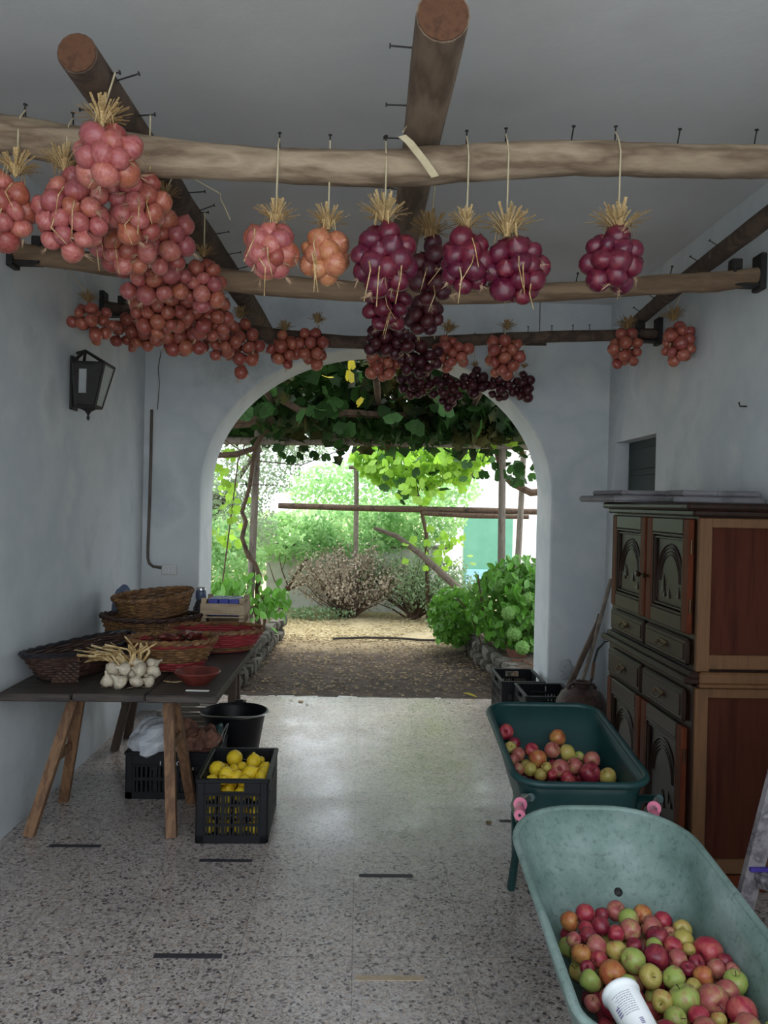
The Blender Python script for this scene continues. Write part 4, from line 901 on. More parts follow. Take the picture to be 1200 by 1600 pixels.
for ix in range(7):
    for iy in range(10):
        x = .60+ix*.053+(iy % 2)*.02; y = 1.735+iy*.058; P0.append((x, y, ZH-.058)); rad.append(.027); kk.append(r3.choice(('red','pink','dark','yellow','green','orange')))
for i in range(12): P0.append((.58+.38*((i*.618) % 1), 1.70+.06*(i/12), ZH+.0)); rad.append(.032); kk.append(r3.choice(('red','pink','dark','green')))
def keep_pale(p, rad):
    zt = p[:, 2]; s = np.clip((zt-PZB(p[:, 1]))/(PZT(p[:, 1])-PZB(p[:, 1])), 0, 1)**.85
    cy = 1.995+(2.095-1.995)*s; hx = .175+(.268-.175)*s-rad-.012; hy = .255+(.475-.255)*s-rad-.014; cx = .765+(.757-.765)*s
    p[:, 0] = np.clip(p[:, 0], cx-hx, cx+hx); p[:, 1] = np.clip(p[:, 1], cy-hy, cy+hy); p[:, 2] = np.clip(p[:, 2], PZB(p[:, 1])+rad+.01, .475)
PA = settle(P0, rad, keep_pale, nv)
ORD = ('leftmost', 'second', 'third', 'fourth', 'fifth', 'sixth', 'seventh', 'eighth', 'ninth', 'tenth', 'eleventh', 'twelfth', 'thirteenth', 'fourteenth', 'fifteenth', 'sixteenth', 'seventeenth', 'eighteenth', 'nineteenth', 'twentieth')
def name_apples(PA, rad, kk, nv, where, grp):
    for k in KW:
        for vis in (True, False):
            ids = [i for i in range(len(PA)) if kk[i] == k and (i < nv) == vis]; ids.sort(key=lambda i: (PA[i][0]/PA[i][1]))
            for r_, i in enumerate(ids):
                o_ = ORD[min(r_, 19)]; o_ = o_ if r_ == 0 else o_+' from left'
                lab = f'{o_} of the {KW[k]} apples on the heap in the {where}' if vis else f'half-hidden {KW[k]} apple under others in the {where}'
                apple(*PA[i], rad[i], k, i, lab, f'{KW[k]} apples in the {grp}' if vis else f'half-hidden apples in the {grp}')
name_apples(PA, rad, kk, nv, 'pale green wheelbarrow', 'pale wheelbarrow')
dark_list = [(215,505,106,'red'),(210,615,84,'yellow'),(288,580,76,'dark'),(310,660,92,'pink'),(255,695,76,'pink'),(285,765,84,'pink'),(405,635,98,'red'),(448,690,122,'orange'),(555,635,112,'pink'),(583,545,112,'orange'),(650,650,112,'yellow'),(730,670,66,'green'),(820,695,112,'pink'),(705,745,112,'pink'),(600,765,126,'pink'),(805,795,142,'dark'),(930,815,116,'yellow'),(395,770,92,'yellow'),(460,800,84,'yellow'),(512,755,76,'yellow'),(650,820,100,'red'),(545,800,66,'red')]
P0 = []; rad = []; kk = []
def heap(u, v, drop=0):   # where the sight line meets the sloping heap in the dark tub
    d = ray(u, v); t = (.47-.28*3.2-drop-H)/(d.z-.28*d.y); return Vector((0, 0, H))+d*t
for zx, zy, d, k in dark_list:
    q = heap(740+zx*.225, 1030+zy*.225); P0.append(tuple(q)); rad.append(min(.046, d*.225*q.y/F/2*1.06)); kk.append(k)
nd = len(P0)
for ix in range(6):
    for iy in range(6):
        y = 3.06+iy*.075; P0.append((.715+ix*.058+(iy % 2)*.02, y, min(.47+.28*(y-3.2)-.062, .5))); rad.append(.029); kk.append(r3.choice(('red','pink','yellow','dark')))
def keep_dark(p, rad):
    s = np.clip((p[:, 2]-DZB(p[:, 1]))/(DZT(p[:, 1])-DZB(p[:, 1])), 0, 1)**.85
    cy = 3.20+.15*s; hx = .175+.075*s-rad-.012; hy = .19+.195*s-rad-.01; cx = .87-.008*s
    p[:, 0] = np.clip(p[:, 0], cx-hx, cx+hx); p[:, 1] = np.clip(p[:, 1], cy-hy, cy+hy); p[:, 2] = np.maximum(p[:, 2], DZB(p[:, 1])+rad+.01)
PA = settle(P0, rad, keep_dark, nd)
name_apples(PA, rad, kk, nd, 'dark green wheelbarrow', 'dark wheelbarrow')
# yogurt tub lying on the apples
A = atZ(968, 1550, .492)
cup = thing('yogurt_tub', 'white plastic yogurt tub with small print lying on the apples', 'tub', A)
dv = Vector((.022, -.125, -.035)); L_ = dv.length; q = dv.to_track_quat('Z', 'Y'); cup.rotation_mode = 'QUATERNION'; cup.rotation_quaternion = q; cup.scale = (1.12, 1.12, 1.12)
b = MB(); b.lathe([(.038,0),(.040,.002),(.041,.008),(.0385,.012),(.0365,.018),(.0325,.13),(.029,.134),(.001,.134)], 32); b.build('cup', M['cup'], cup, True, off=False)
b = MB(); b.lathe([(.001,.004),(.034,.004),(.036,.0),(.038,0)], 32, cap=False); b.build('cup_mouth', M['cup'], cup, True, off=False)
def on_cup(a, z, dr=.0004):
    r_ = .0365+(.0325-.0365)*(z-.018)/.112+dr; return Vector((r_*math.cos(a), r_*math.sin(a), z))
toward = q.inverted() @ (Vector((0, 0, H))-A); a0 = math.atan2(toward.y, toward.x)
pr = {'print_grey': MB(), 'print_purple': MB()}; r4 = random.Random(2)
def patch(mn, a, z, wa, hz):
    b = pr[mn]; k = 4
    for i in range(k):
        x0, x1 = a+wa*i/k, a+wa*(i+1)/k; b.add([on_cup(x0, z), on_cup(x1, z), on_cup(x1, z+hz), on_cup(x0, z+hz)], [(0,1,2,3)])
for row in range(10):
    a = a0-.55
    while a < a0+.35+.2*r4.random():
        w_ = r4.uniform(.04, .16); patch('print_grey', a, .028+row*.0048, w_, .0016); a += w_+.03
for da, z, w_, hz in ((-.5,.088,.22,.014), (.45,.05,.28,.022), (.0,.108,.3,.01), (.55,.09,.2,.02)): 
    for k in range(4): patch('print_purple', a0+da, z+hz*k/4, w_, hz/4*.55)
for k_, b in pr.items(): stuff(b.build('printed_text', M[k_], cup, off=False))

# ------------------------------------------------------------------ buffet cabinet
CX, CY0, CY1, CXB = 1.40, 3.28, 4.42, XR-.01
cb = thing('buffet_cabinet', 'tall two-part carved wooden buffet cabinet against the right wall', 'cabinet', (CX, CY0, 0))
b = MB(); b.span((CX, CY0+.02, .06), (CXB, CY1, .86)); b.span((CX+.01, CY0+.02, .92), (CXB, CY1, 1.57)); b.build('carcass', M['cab'], cb)
b = MB(); b.bev(((CX+CXB)/2+.01, (CY0+CY1)/2, .035), (CXB-CX-.02, CY1-CY0-.01, .07), .006); b.build('plinth', M['cab_red'], cb)
b = MB(); b.bev(((CX+CXB)/2-.02, (CY0+CY1)/2+.01, .885), (CXB-CX+.05, CY1-CY0+.03, .028), .008); b.bev(((CX+CXB)/2-.01, (CY0+CY1)/2, .908), (CXB-CX+.02, CY1-CY0, .03), .008); b.build('ledge', M['cab'], cb)
b = MB(); b.bev(((CX+CXB)/2-.01, (CY0+CY1)/2, 1.585), (CXB-CX+.03, CY1-CY0+.01, .03), .008); b.bev(((CX+CXB)/2-.025, (CY0+CY1)/2, 1.612), (CXB-CX+.06, CY1-CY0+.035, .032), .01); b.build('cornice', M['cab'], cb)
# near side: honey stiles, rails, recessed veneer panels
for z0, z1 in ((.07, .855), (.925, 1.565)):
    b = MB(); b.bev((CX+.032, CY0+.012, (z0+z1)/2), (.055, .026, z1-z0), .003); b.build('side_stile', M['cab_honey'], cb)
    b = MB(); b.bev((CXB-.03, CY0+.012, (z0+z1)/2), (.055, .026, z1-z0), .003); b.build('side_stile', M['cab_honey'], cb)
    for zz, hh in ((z0+.04, .06), (z1-.02, .04)): b = MB(); b.bev(((CX+CXB)/2, CY0+.013, zz), (CXB-CX-.11, .022, hh), .003); b.build('side_rail', M['cab_honey'], cb)
    b = MB(); b.span((CX+.05, CY0+.018, z0+.06), (CXB-.05, CY0+.024, z1-.03)); b.build('side_panel', M['cab_side'], cb)
b = MB(); b.bev(((CX+CXB)/2+.01, CY0-.004, .90), (CXB-CX-.01, .03, .05), .008); b.bev(((CX+CXB)/2+.01, CY0+.002, .868), (CXB-CX-.01, .03, .018), .004); b.build('side_moulding', M['cab_honey'], cb)
ym = (CY0+CY1)/2
def door(y0, y1, z0, z1, xf, kn):
    d = link('door', None, cb, Vector((xf, (y0+y1)/2, z0))-cb.location); w, h = y1-y0, z1-z0
    for yy in (-w/2+.032, w/2-.032):
        b = MB(); b.bev((-.012, yy, h/2), (.026, .064, h), .005); b.build('door_stile', M['cab_red'], d, off=False)
    for zz in (.035, h-.035):
        b = MB(); b.bev((-.012, 0, zz), (.024, w-.13, .07), .005); b.build('door_rail', M['cab'], d, off=False)
    b = MB()   # stepped moulding
    iw, ih = w-.128, h-.14
    for k, (g, x) in enumerate(((0, -.016), (.016, -.010))):
        for s in (-1, 1):
            b.bev((x, s*(iw/2-g-.006), h/2), (.014, .012, ih-2*g), .003); b.bev((x, 0, h/2+s*(ih/2-g-.006)), (.014, iw-2*g, .012), .003)
    b.build('moulding', M['cab'], d, off=False)
    b = MB(); b.span((-.004, -iw/2+.02, .09), (.002, iw/2-.02, h-.09)); b.build('door_panel', M['cab'], d, off=False)
    # carved relief: nested arches over a little landscape
    b = MB(); pw = iw/2-.035
    for k in range(4):
        r_ = pw-.014*k; 
        if r_ < .02: break
        zc_ = h-.12-pw*1.15; b.tube([(-.005, r_*math.cos(t_), zc_+r_*1.15*math.sin(t_)) for t_ in [math.pi*j/14 for j in range(15)]], .0042 if k else .006, 5)
    for s in (-1, 1): b.tube([(-.005, s*pw, zc_), (-.005, s*pw, .11)], .006, 5)
    r4 = random.Random(int(z0*100+y0*10))
    for k in range(6):
        y = r4.uniform(-pw*.7, pw*.7); zz = r4.uniform(.12, .2); hh = r4.uniform(.03, .06)
        b.add([(-.012, y-.014, zz), (-.012, y+.014, zz), (-.006, y, zz+hh), (-.002, y-.024, zz), (-.002, y+.024, zz)], [(0,1,2), (3,0,2), (1,4,2), (3,4,1,0)])
    b.build('carved_relief', M['cab'], d, True, off=False)
    b = MB(); b.lathe([(.005,0),(.006,.012),(.013,.018),(.014,.026),(.008,.032),(.001,.033)], 12); k = b.build('knob', M['bronze'], d, True, off=False); k.location = (-.022, kn*(w/2-.03), h*.42); k.rotation_euler = (0, R(-90), 0)
    b = MB()
    for zz in (.12, h-.12): b.tube([(-.014, -kn*(w/2+.002), zz-.03), (-.014, -kn*(w/2+.002), zz+.03)], .006, 8)
    b.build('hinge', M['bronze'], d, True, off=False)
def drawer(y0, y1, z0, z1, xf):
    d = link('drawer', None, cb, Vector((xf, (y0+y1)/2, z0))-cb.location); w, h = y1-y0, z1-z0
    b = MB(); b.bev((-.012, 0, h/2), (.024, w, h), .012); b.bev((-.024, 0, h/2), (.01, w-.05, h-.045), .004); b.build('drawer_front', M['cab'], d, off=False)
    b = MB(); b.bev((-.031, 0, h*.55), (.006, .10, .022), .002); b.tube([(-.034, -.045, h*.55), (-.048, -.04, h*.42), (-.050, 0, h*.34), (-.048, .04, h*.42), (-.034, .045, h*.55)], .0042, 6); b.build('bail_pull', M['bronze'], d, True, off=False)
for y0, y1, kn in ((CY0+.06, ym-.012, 1), (ym+.012, CY1-.05, -1)):
    door(y0, y1, 1.07, 1.56, CX+.01, kn); drawer(y0, y1, .935, 1.05, CX+.01); drawer(y0, y1, .695, .835, CX); door(y0, y1, .10, .675, CX, kn)
# grey boards on the cabinet
b = MB(); t = thing('foam_board', 'grey foam board overhanging the far front of the cabinet top', 'board', (1.5, 4.2, 1.628), (0, 0, .15))
b.bev((-.02, .06, .018), (.46, .44, .034), .012); b.bev((.0, .08, .05), (.36, .36, .028), .01); b.build('board', M['grey_board'], t, off=False)
t = thing('foam_board', 'lower long grey foam board lying across the cabinet top', 'board', (1.64, 3.72, 1.628), (0, 0, -.05))
b = MB(); b.bev((0, 0, .015), (.42, .24, .03), .008); b.build('board', M['grey_board'], t, off=False)
t = thing('foam_board', 'upper grey foam board stacked on another on the cabinet', 'board', (1.655, 3.74, 1.659), (0, 0, .02))
b = MB(); b.bev((-.10, 0, .015), (.17, .22, .029), .008); b.bev((.08, 0, .015), (.20, .22, .029), .008); b.build('board', M['grey_board'], t, off=False)

# ------------------------------------------------------------------ corner: jug, tools, bag
jg = thing('demijohn', 'round dark brown demijohn standing in the corner behind cabinet', 'demijohn', (1.475, 5.22, 0))
b = MB(); b.lathe([(.10,0),(.13,.01),(.165,.10),(.175,.22),(.165,.32),(.13,.38),(.075,.41),(.05,.42),(.05,.44),(.058,.444),(.058,.452),(.04,.452),(.04,.42),(.001,.41)], 28); b.build('jug_body', M['wicker_dark'], jg, True, off=False)
for s in (-1, 1): b = MB(); b.tube([(s*.05, 0, .435), (s*.075, 0, .43), (s*.09, 0, .41), (s*.085, 0, .395)] if True else [(s*.06, 0, .485), (s*.10, 0, .48), (s*.13, 0, .44), (s*.125, 0, .40)], .012, 7); b.build('handle', M['wicker_dark'], jg, True, off=False)
def tool(name, label, pts, rad, mt, grip=None):
    t = thing(name, label, 'tool', pts[0]); b = MB(); b.tube(pts, rad, 8); b.build('handle', mt, t, True)
    if grip: b = MB(); b.tube(grip, .016, 8); b.build('grip', mt, t, True)
    return t
A, B_ = atY(955, 905, 5.80), Vector((1.44, 5.46, .03)); tl = tool('spade', 'spade with a long thin wooden handle leaning in the corner', [B_, (A+B_)/2+Vector((.01,0,0)), A], [.014,.015,.015], M['post'])
b = MB(); b.bev((1.44, 5.45, .12), (.17, .012, .24), .004, (R(-8), 0, 0)); b.build('blade', M['iron'], tl)
A, B_ = atY(936, 970, 5.75), Vector((1.40, 5.44, .25)); tl = tool('stout_stick', 'short stout dark wooden stick propped behind the demijohn', [Vector((1.37, 5.43, .0)), B_, A], [.022,.022,.02], M['bark_dark'])
b = MB(); b.tube([A, A+Vector((.004,.01,.05))], [.02,.013], 8); b.build('knob', M['bark_dark'], tl, True)
tl = tool('hand_sickle', 'curved iron tool hanging beside the cabinet ledge', [atY(925,1060,5.6), atY(928,1035,5.6)], [.012,.012], M['pine']); 
b = MB(); b.tube([atY(928,1035,5.6), atY(934,1015,5.6), atY(945,1003,5.6), atY(958,1000,5.6)], [.008,.008,.006,.002], 6); b.tube([atY(925,1060,5.6), Vector((1.50, 5.58, .02))], .01, 6); b.build('blade', M['iron'], tl, True)
q = atY(888, 1048, 5.98); crumple('paper_bag', 'small dull grey crumpled bag stuck low on the back wall by the corner', 'bag', (q.x, 6.02, q.z), .05, .028, .075, M['old_bag'], 31, .55, 16, 10)

# ------------------------------------------------------------------ paint-splashed step ladder at the right edge
sl = thing('step_ladder', 'paint-splashed grey wooden step ladder cut by the right edge', 'ladder', (1.55, 2.56, 0))
def bar(b, A, B_, w, d):
    A, B_ = Vector(A), Vector(B_); up = (B_-A).normalized(); x = Vector((0,1,0)); x = (x-up*x.dot(up)).normalized(); y = up.cross(x)
    rg = lambda p_: [p_+x*w/2*a+y*d/2*c_ for a, c_ in ((-1,-1),(1,-1),(1,1),(-1,1))]; b.loft([rg(A), rg(B_)])
for yy in (2.40, 2.72):
    b = MB(); bar(b, (1.30, yy, 0), (1.52, yy, .95), .028, .06); b.build('rail', M['ladder'], sl)
    b = MB(); bar(b, (1.80, yy, 0), (1.56, yy, .92), .024, .045); b.build('rear_leg', M['ladder'], sl)
for z in (.34, .64): b = MB(); b.bev((1.365+z*.23, 2.56, z), (.13, .32, .022), .003); tr = b.build('tread', M['ladder'], sl)
b = MB(); b.bev((1.455, 2.70, .366), (.19, .018, .014), .002); b.build('painted_band', M['purple'], sl); b = MB(); b.bev((1.56, 2.56, .955), (.17, .38, .025), .004); b.build('top_board', M['ladder'], sl)
b = MB(); b.bev((1.45, 2.70, .315), (.12, .014, .06), .003, (0, .3, 0)); b.build('step_bracket', M['ladder'], sl)

# fallen leaves on the terrazzo
def oval_leaf(mt, name='leaf'):
    b = MB(); b.add([(0,-.5,0),(.22,-.25,.05),(.3,.05,.07),(.18,.35,.04),(0,.55,0),(-.18,.35,.04),(-.3,.05,.07),(-.22,-.25,.05),(0,0,0)], [(0,1,8),(1,2,8),(2,3,8),(3,4,8),(4,5,8),(5,6,8),(6,7,8),(7,0,8)]); return b.mesh(name, mt)
DL = oval_leaf(M['dry_leaf']); 
for i, (u, v, s) in enumerate(((470,1096,.07),(455,1094,.04),(480,1101,.035),(1145/1.5+0,1285,.05))):
    q = atZ(u, v, .004); o = link('dry_leaf', DL, None, q, (0, 0, r3.uniform(0,6)), s); tag(o, ('largest dry brown leaf on the pale floor near the threshold','small dry leaf left of the largest one near the threshold','small dry leaf right of the largest one near the threshold','dry leaf scrap on the floor beside the dark green wheelbarrow')[i], 'leaf')
q = atZ(735, 1090, .0); o = link('dry_leaf', oval_leaf(M['yellow_leaf']), None, (q.x, YO+.05, .02), (.2, .1, 1.2), .12); tag(o, 'yellow fallen leaf lying on the threshold edge', 'leaf')

# ------------------------------------------------------------------ garden
rg = random.Random(21)
b = MB(); n = 40
gx = [-14+28*i/n for i in range(n+1)]; gy = [YO+.0+(1.2**k-1)*.12 for k in range(n+1)]
def gz(x, y): return -.025+.02*math.sin(x*2.1+y*1.3)*min(1, (y-YO)) + .015*math.sin(x*5+y*3.1)*min(1, max(0, y-YO-.3))
vs = [(x, y, gz(x, y)) for y in gy for x in gx]; b.add(vs, [(j*(n+1)+i, j*(n+1)+i+1, (j+1)*(n+1)+i+1, (j+1)*(n+1)+i) for j in range(n) for i in range(n)])
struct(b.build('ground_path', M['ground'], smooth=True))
b = MB(); b.span((-14, -25, -.30), (14, YO, -.16)); struct(b.build('ground_bounce_yard', M['stucco']))  # unseen yard behind the camera, kept pale to bounce light indoors
def leafcloud(pts, size, mt, name, parent, seed, droop=.6, lobed=False):
    """many small folded leaves as one mesh"""
    r5 = np.random.default_rng(seed); pts = np.asarray(pts, float); m_ = len(pts)
    d = r5.normal(size=(m_, 3)); d[:, 2] -= droop; d /= np.linalg.norm(d, axis=1)[:, None]
    s = np.cross(d, r5.normal(size=(m_, 3))); s /= np.linalg.norm(s, axis=1)[:, None]; nn = np.cross(d, s)
    L_ = size*r5.uniform(.65, 1.3, m_)[:, None]
    shp = ((-.5, 0, 0), (-.1, .34, .08), (.5, 0, 0), (-.1, -.34, .08)) if not lobed else ((-.3, 0, 0), (-.42, .4, .1), (.05, .36, .06), (.02, .62, .12), (.3, .3, .04), (.6, 0, 0), (.3, -.3, .04), (.02, -.62, .12), (.05, -.36, .06), (-.42, -.4, .1))
    k = len(shp); V = np.stack([pts+d*a*L_+s*c_*L_+nn*e_*L_ for a, c_, e_ in shp], 1).reshape(-1, 3)
    me = bpy.data.meshes.new(name)
    base = np.arange(m_)*k
    if not lobed: Fc = [(0, 1, 2), (0, 2, 3)]
    else: Fc = [(0, 1, 2), (0, 2, 4), (2, 3, 4), (0, 4, 5), (0, 5, 6), (0, 6, 8), (6, 7, 8), (0, 8, 9)]
    idx = (base[:, None, None]+np.array(Fc)[None]).reshape(-1, 3)
    me.vertices.add(len(V)); me.vertices.foreach_set('co', V.ravel()); me.loops.add(idx.size); me.loops.foreach_set('vertex_index', idx.ravel().astype(np.int32))
    me.polygons.add(len(idx)); me.polygons.foreach_set('loop_start', np.arange(0, idx.size, 3, dtype=np.int32)); me.update(calc_edges=True); me.validate()
    me.materials.append(mt); o = link(name, me, parent); 
    if parent is not None: o.location = -world_of(parent)
    return o
def ball(c, rx, ry, rz, m_, seed, shell=.5):
    r5 = np.random.default_rng(seed); d = r5.normal(size=(m_, 3)); d /= np.linalg.norm(d, axis=1)[:, None]; d *= (r5.uniform(shell**3, 1, (m_, 1)))**(1/3); return np.array(c)+d*np.array([rx, ry, rz])
# litter on the path
r5 = np.random.default_rng(4); m_ = 3600; px_ = r5.uniform(-1.0, 1.3, m_); py_ = YO+.1+r5.uniform(0, 1, m_)**.8*3.0
o = leafcloud(np.stack([px_, py_, np.full(m_, .002)+r5.uniform(0, .02, m_)], 1), .04, M['litter'], 'leaf_litter', None, 5, 0); 
me = o.data; co = np.zeros(len(me.vertices)*3); me.vertices.foreach_get('co', co); co = co.reshape(-1, 3); co[:, 2] = -.012+(co[:, 2]+.012)*.3; me.vertices.foreach_set('co', co.ravel()); me.update()
tag(o, 'dry brown leaf litter scattered on the shaded earth path', 'leaves', kind='stuff')
m_ = 5000; px_ = r5.uniform(-1.6, 2.2, m_); py_ = r5.uniform(9.3, 11.6, m_)
o = leafcloud(np.stack([px_, py_, np.full(m_, -.004)+r5.uniform(0, .02, m_)], 1), .05, M['hay'], 'straw_litter', None, 6, 0)
me = o.data; co = np.zeros(len(me.vertices)*3); me.vertices.foreach_get('co', co); co = co.reshape(-1, 3); co[:, 2] = -.012+(co[:, 2]+.012)*.3; me.vertices.foreach_set('co', co.ravel()); me.update()
tag(o, 'pale dry straw litter on the sunlit earth before the shrubs', 'straw', kind='stuff')
b = MB(); pts = [atZ(u, v, .015) for u, v in ((520,998),(570,996),(620,997),(660,1000),(700,1001))]; b.tube(pts, .014, 6); tag(b.build('garden_hose', M['hose'], smooth=True), 'thin dark irrigation hose lying across the path', 'hose')
# stones
def stone_mesh(seed):
    r6 = random.Random(seed); b = MB(); vs = []; 
    for x in (-1, 0, 1):
        for y in (-1, 0, 1):
            for z in (-1, 0, 1):
                v_ = Vector((x, y, z)); l = v_.length or 1; v_ = v_*(1/l)*(.55+.45*l/1.73) if l else v_; vs.append(v_+Vector((r6.uniform(-.1,.1), r6.uniform(-.1,.1), r6.uniform(-.1,.1))))
    I = lambda x, y, z: (x+1)*9+(y+1)*3+z+1; fs = []
    for a in (-1, 0):
        for c_ in (-1, 0):
            fs += [(I(1,a,c_), I(1,a+1,c_), I(1,a+1,c_+1), I(1,a,c_+1)), (I(-1,a,c_), I(-1,a,c_+1), I(-1,a+1,c_+1), I(-1,a+1,c_)),
                   (I(a,1,c_), I(a,1,c_+1), I(a+1,1,c_+1), I(a+1,1,c_)), (I(a,-1,c_), I(a+1,-1,c_), I(a+1,-1,c_+1), I(a,-1,c_+1)),
                   (I(a,c_,1), I(a+1,c_,1), I(a+1,c_+1,1), I(a,c_+1,1)), (I(a,c_,-1), I(a,c_+1,-1), I(a+1,c_+1,-1), I(a+1,c_,-1))]
    b.add(vs, fs); return b.mesh('stone', M['stone'], True)
ST = [stone_mesh(i) for i in range(4)]
def kerb(label, path, hgt, side):
    t = thing('stone_kerb', label, 'kerb', (path[0][0], path[0][1], 0))
    for (x0, y0), (x1, y1) in zip(path[:-1], path[1:]):
        L_ = math.hypot(x1-x0, y1-y0); k = 0
        for layer in range(2):
            s = 0
            while s < L_:
                w = rg.uniform(.13, .24); f = (s+w/2)/L_; x, y = x0+(x1-x0)*f, y0+(y1-y0)*f; hz = hgt/2
                link('stone', ST[rg.randrange(4)], t, (x-path[0][0]+side*rg.uniform(-.02,.03), y-path[0][1], hz*(layer+.5)-.01), (rg.uniform(-.12,.12), rg.uniform(-.12,.12), math.atan2(x1-x0, y1-y0)*-1+rg.uniform(-.15,.15)), (.09*rg.uniform(.8, 1.2), w/2*rg.uniform(.85, 1.05), hz/2*rg.uniform(.85, 1.35))); s += w
    return t
kerb('low grey stone kerb along the left side of the path', [(-1.06, 6.75), (-1.0, 8.0), (-.93, 9.5)], .26, -1)
kerb('low stone kerb along the right side of the path below the hydrangea', [(1.33, 6.75), (1.24, 8.0), (1.2, 9.4)], .24, 1)
b = MB(); b.bev((-2.1, 8.2, .06), (2.1, 3.0, .28), .03); struct(b.build('ground_bed_left', M['soil'])); b = MB(); b.bev((2.35, 8.2, .06), (2.1, 3.0, .26), .03); struct(b.build('ground_bed_right', M['soil']))
# terracotta troughs
def trough(label, loc, rz):
    t = thing('terracotta_trough', label, 'planter', loc, (0, 0, rz)); b = MB()
    o_ = lambda s, z: [Vector((x*.085*s, y*.24*s, z)) for x, y in ((-1,-1),(1,-1),(1,1),(-1,1))]; b.loft([o_(.8, 0), o_(1, .16), o_(.9, .16), o_(.82, .13)]); b.build('trough', M['terracotta'], t, off=False)
    b = MB(); b.bev((0, 0, .125), (.13, .38, .02), .004); b.build('earth', M['soil'], t, off=False)
trough('empty terracotta trough on the right kerb nearest the arch', (1.46, 7.0, .04), .2); trough('terracotta trough farther along the right kerb', (1.50, 7.6, .10), -.1)
# pergola
pg = thing('pergola', 'rustic pergola of weathered posts and poles over the path', 'pergola', (-1.15, 8.6, 0))
def stick(name, pts, rad, mt=M['post'], parent=pg, n=9): b = MB(); b.tube([Vector(p_) for p_ in pts], rad, n); return b.build(name, mt, parent, True)
stick('post', [(-1.19, 8.62, -.05), (-1.15, 8.6, 1.3), (-1.12, 8.58, 2.36)], [.042,.04,.036])
q0 = atY(783, 900, 8.6); q1 = atY(784, 800, 8.6); q2 = atY(785, 690, 8.6)
stick('post', [(q0.x, 8.6, -.05), q0, q1, q2+Vector((0,0,.06))], [.045,.043,.04,.036])
stick('post', [atY(808,900,9.8)-Vector((0,0,.8)), atY(808,895,9.8), atY(815,770,9.8), atY(818,705,9.8)], [.04,.04,.036,.036])
stick('post', [(-.06, 11.2, -.05), atY(557,775,11.2), atY(556,690,11.2)], .035)
z1 = atY(470, 690, 8.55).z
stick('beam', [atY(300,687,8.55), atY(470,690,8.55), atY(640,692,8.55), atY(800,697,8.55), atY(900,700,8.55)], [.045,.04,.04,.038,.038])
stick('beam', [atY(290,668,8.0), atY(470,655,8.0), atY(640,640,8.0)], [.04,.045,.04], M['vine_and_shaded_wood'])
stick('beam', [atY(290,657,7.9), atY(470,650,7.9), atY(640,648,7.9), atY(860,662,7.9)], [.045,.04,.042,.042], M['vine_and_shaded_wood'])  # dark bark colour stands in for canopy shade on this beam
for x in (-1.9, -.9, .1, 1.0, 1.9): stick('rafter', [(x, 6.6, 2.62), (x+.05, 7.8, 2.52), (x+.02, 9.6, 2.38)], [.03,.028,.025], M['vine_and_shaded_wood'])  # rafters coloured dark to imitate the shade under the leaves
stick('rail', [atY(435,790,10.6), atY(600,795,10.6), atY(720,797,10.6), atY(850,800,10.6)], [.04,.042,.042,.04], M['vine_and_shaded_wood'])
stick('rail', [atY(660,802,10.55), atY(740,806,10.55), atY(826,808,10.55)], [.03,.035,.03], M['vine_and_shaded_wood'])
stick('rail', [atY(545,730,11.2), atY(640,732,11.2), atY(755,736,11.2)], [.03,.03,.03])
stick('rail', [atY(690,733,11.1), atY(745,740,11.1)], [.045,.045])
# grape vine over the pergola
gv = thing('grape_vine', 'gnarled grape vine roofing the pergola with dense leaves', 'vine', (-1.2, 8.7, 0))
stick('trunk', [(-1.10, 8.7, .1), atY(402,920,8.65), atY(405,900,8.6), atY(398,880,8.55), atY(388,870,8.55), atY(378,840,8.55), atY(384,815,8.55), atY(378,800,8.55), atY(390,760,8.5), atY(395,720,8.5), atY(400,690,8.5), atY(425,660,8.4), atY(470,645,8.2)], [.03,.028,.028,.025,.026,.025,.026,.022,.022,.022,.02,.02,.015], M['vine_and_shaded_wood'], gv, 7)
stick('branch', [atY(330,712,7.9), atY(370,710,7.9), atY(398,700,8.0), atY(412,675,8.1), atY(440,655,8.2)], [.03,.03,.03,.025,.02], M['vine_and_shaded_wood'], gv, 7)
stick('branch', [atY(440,625,7.5), atY(470,642,7.5), atY(520,645,7.5), atY(640,650,7.6)], [.03,.035,.04,.03], M['vine_and_shaded_wood'], gv, 7)
stick('branch', [atY(770,680,8.6), atY(785,740,9.2), atY(800,755,9.4), atY(830,770,9.5), atY(880,765,9.6)], [.035,.035,.04,.045,.04], M['vine_and_shaded_wood'], gv, 7)
for pts in (((340,680),(400,720),(470,727),(540,700)), ((375,757),(430,758)), ((480,660),(560,690),(640,700))): stick('tendril', [atY(u, v, 8.2) for u, v in pts], .006, M['vine_and_shaded_wood'], gv, 5)
def lobed_leaf(mt, name='leaf'):
    b = MB(); pr_ = [(0,1.0),(20,.86),(46,.98),(76,.80),(108,.9),(142,.72),(170,.5)]; pts = [Vector((0,0,0))]
    for a, r_ in pr_ + [(180, .12)] + [(360-a, r_) for a, r_ in reversed(pr_[1:])]: pts.append(Vector((math.sin(R(a))*r_*.62, math.cos(R(a))*r_*.62, .14*abs(math.sin(R(a)))*r_)))
    m_ = len(pts)-1; b.add(pts, [(0, 1+i, 1+(i+1) % m_) for i in range(m_)]); return b.mesh(name, mt)
VL, VLit, VY = lobed_leaf(M['vine_leaf']), lobed_leaf(M['vine_lit']), lobed_leaf(M['yellow_leaf'])
def put_leaf(par, me, p_, s, up=False):
    return link('leaf', me, par, Vector(p_)-world_of(par), (rg.gauss(R(65), .5), rg.gauss(0, .4), rg.gauss(0, .8)) if not up else (rg.gauss(0, .5), rg.gauss(0, .5), rg.uniform(0, 6.28)), s)
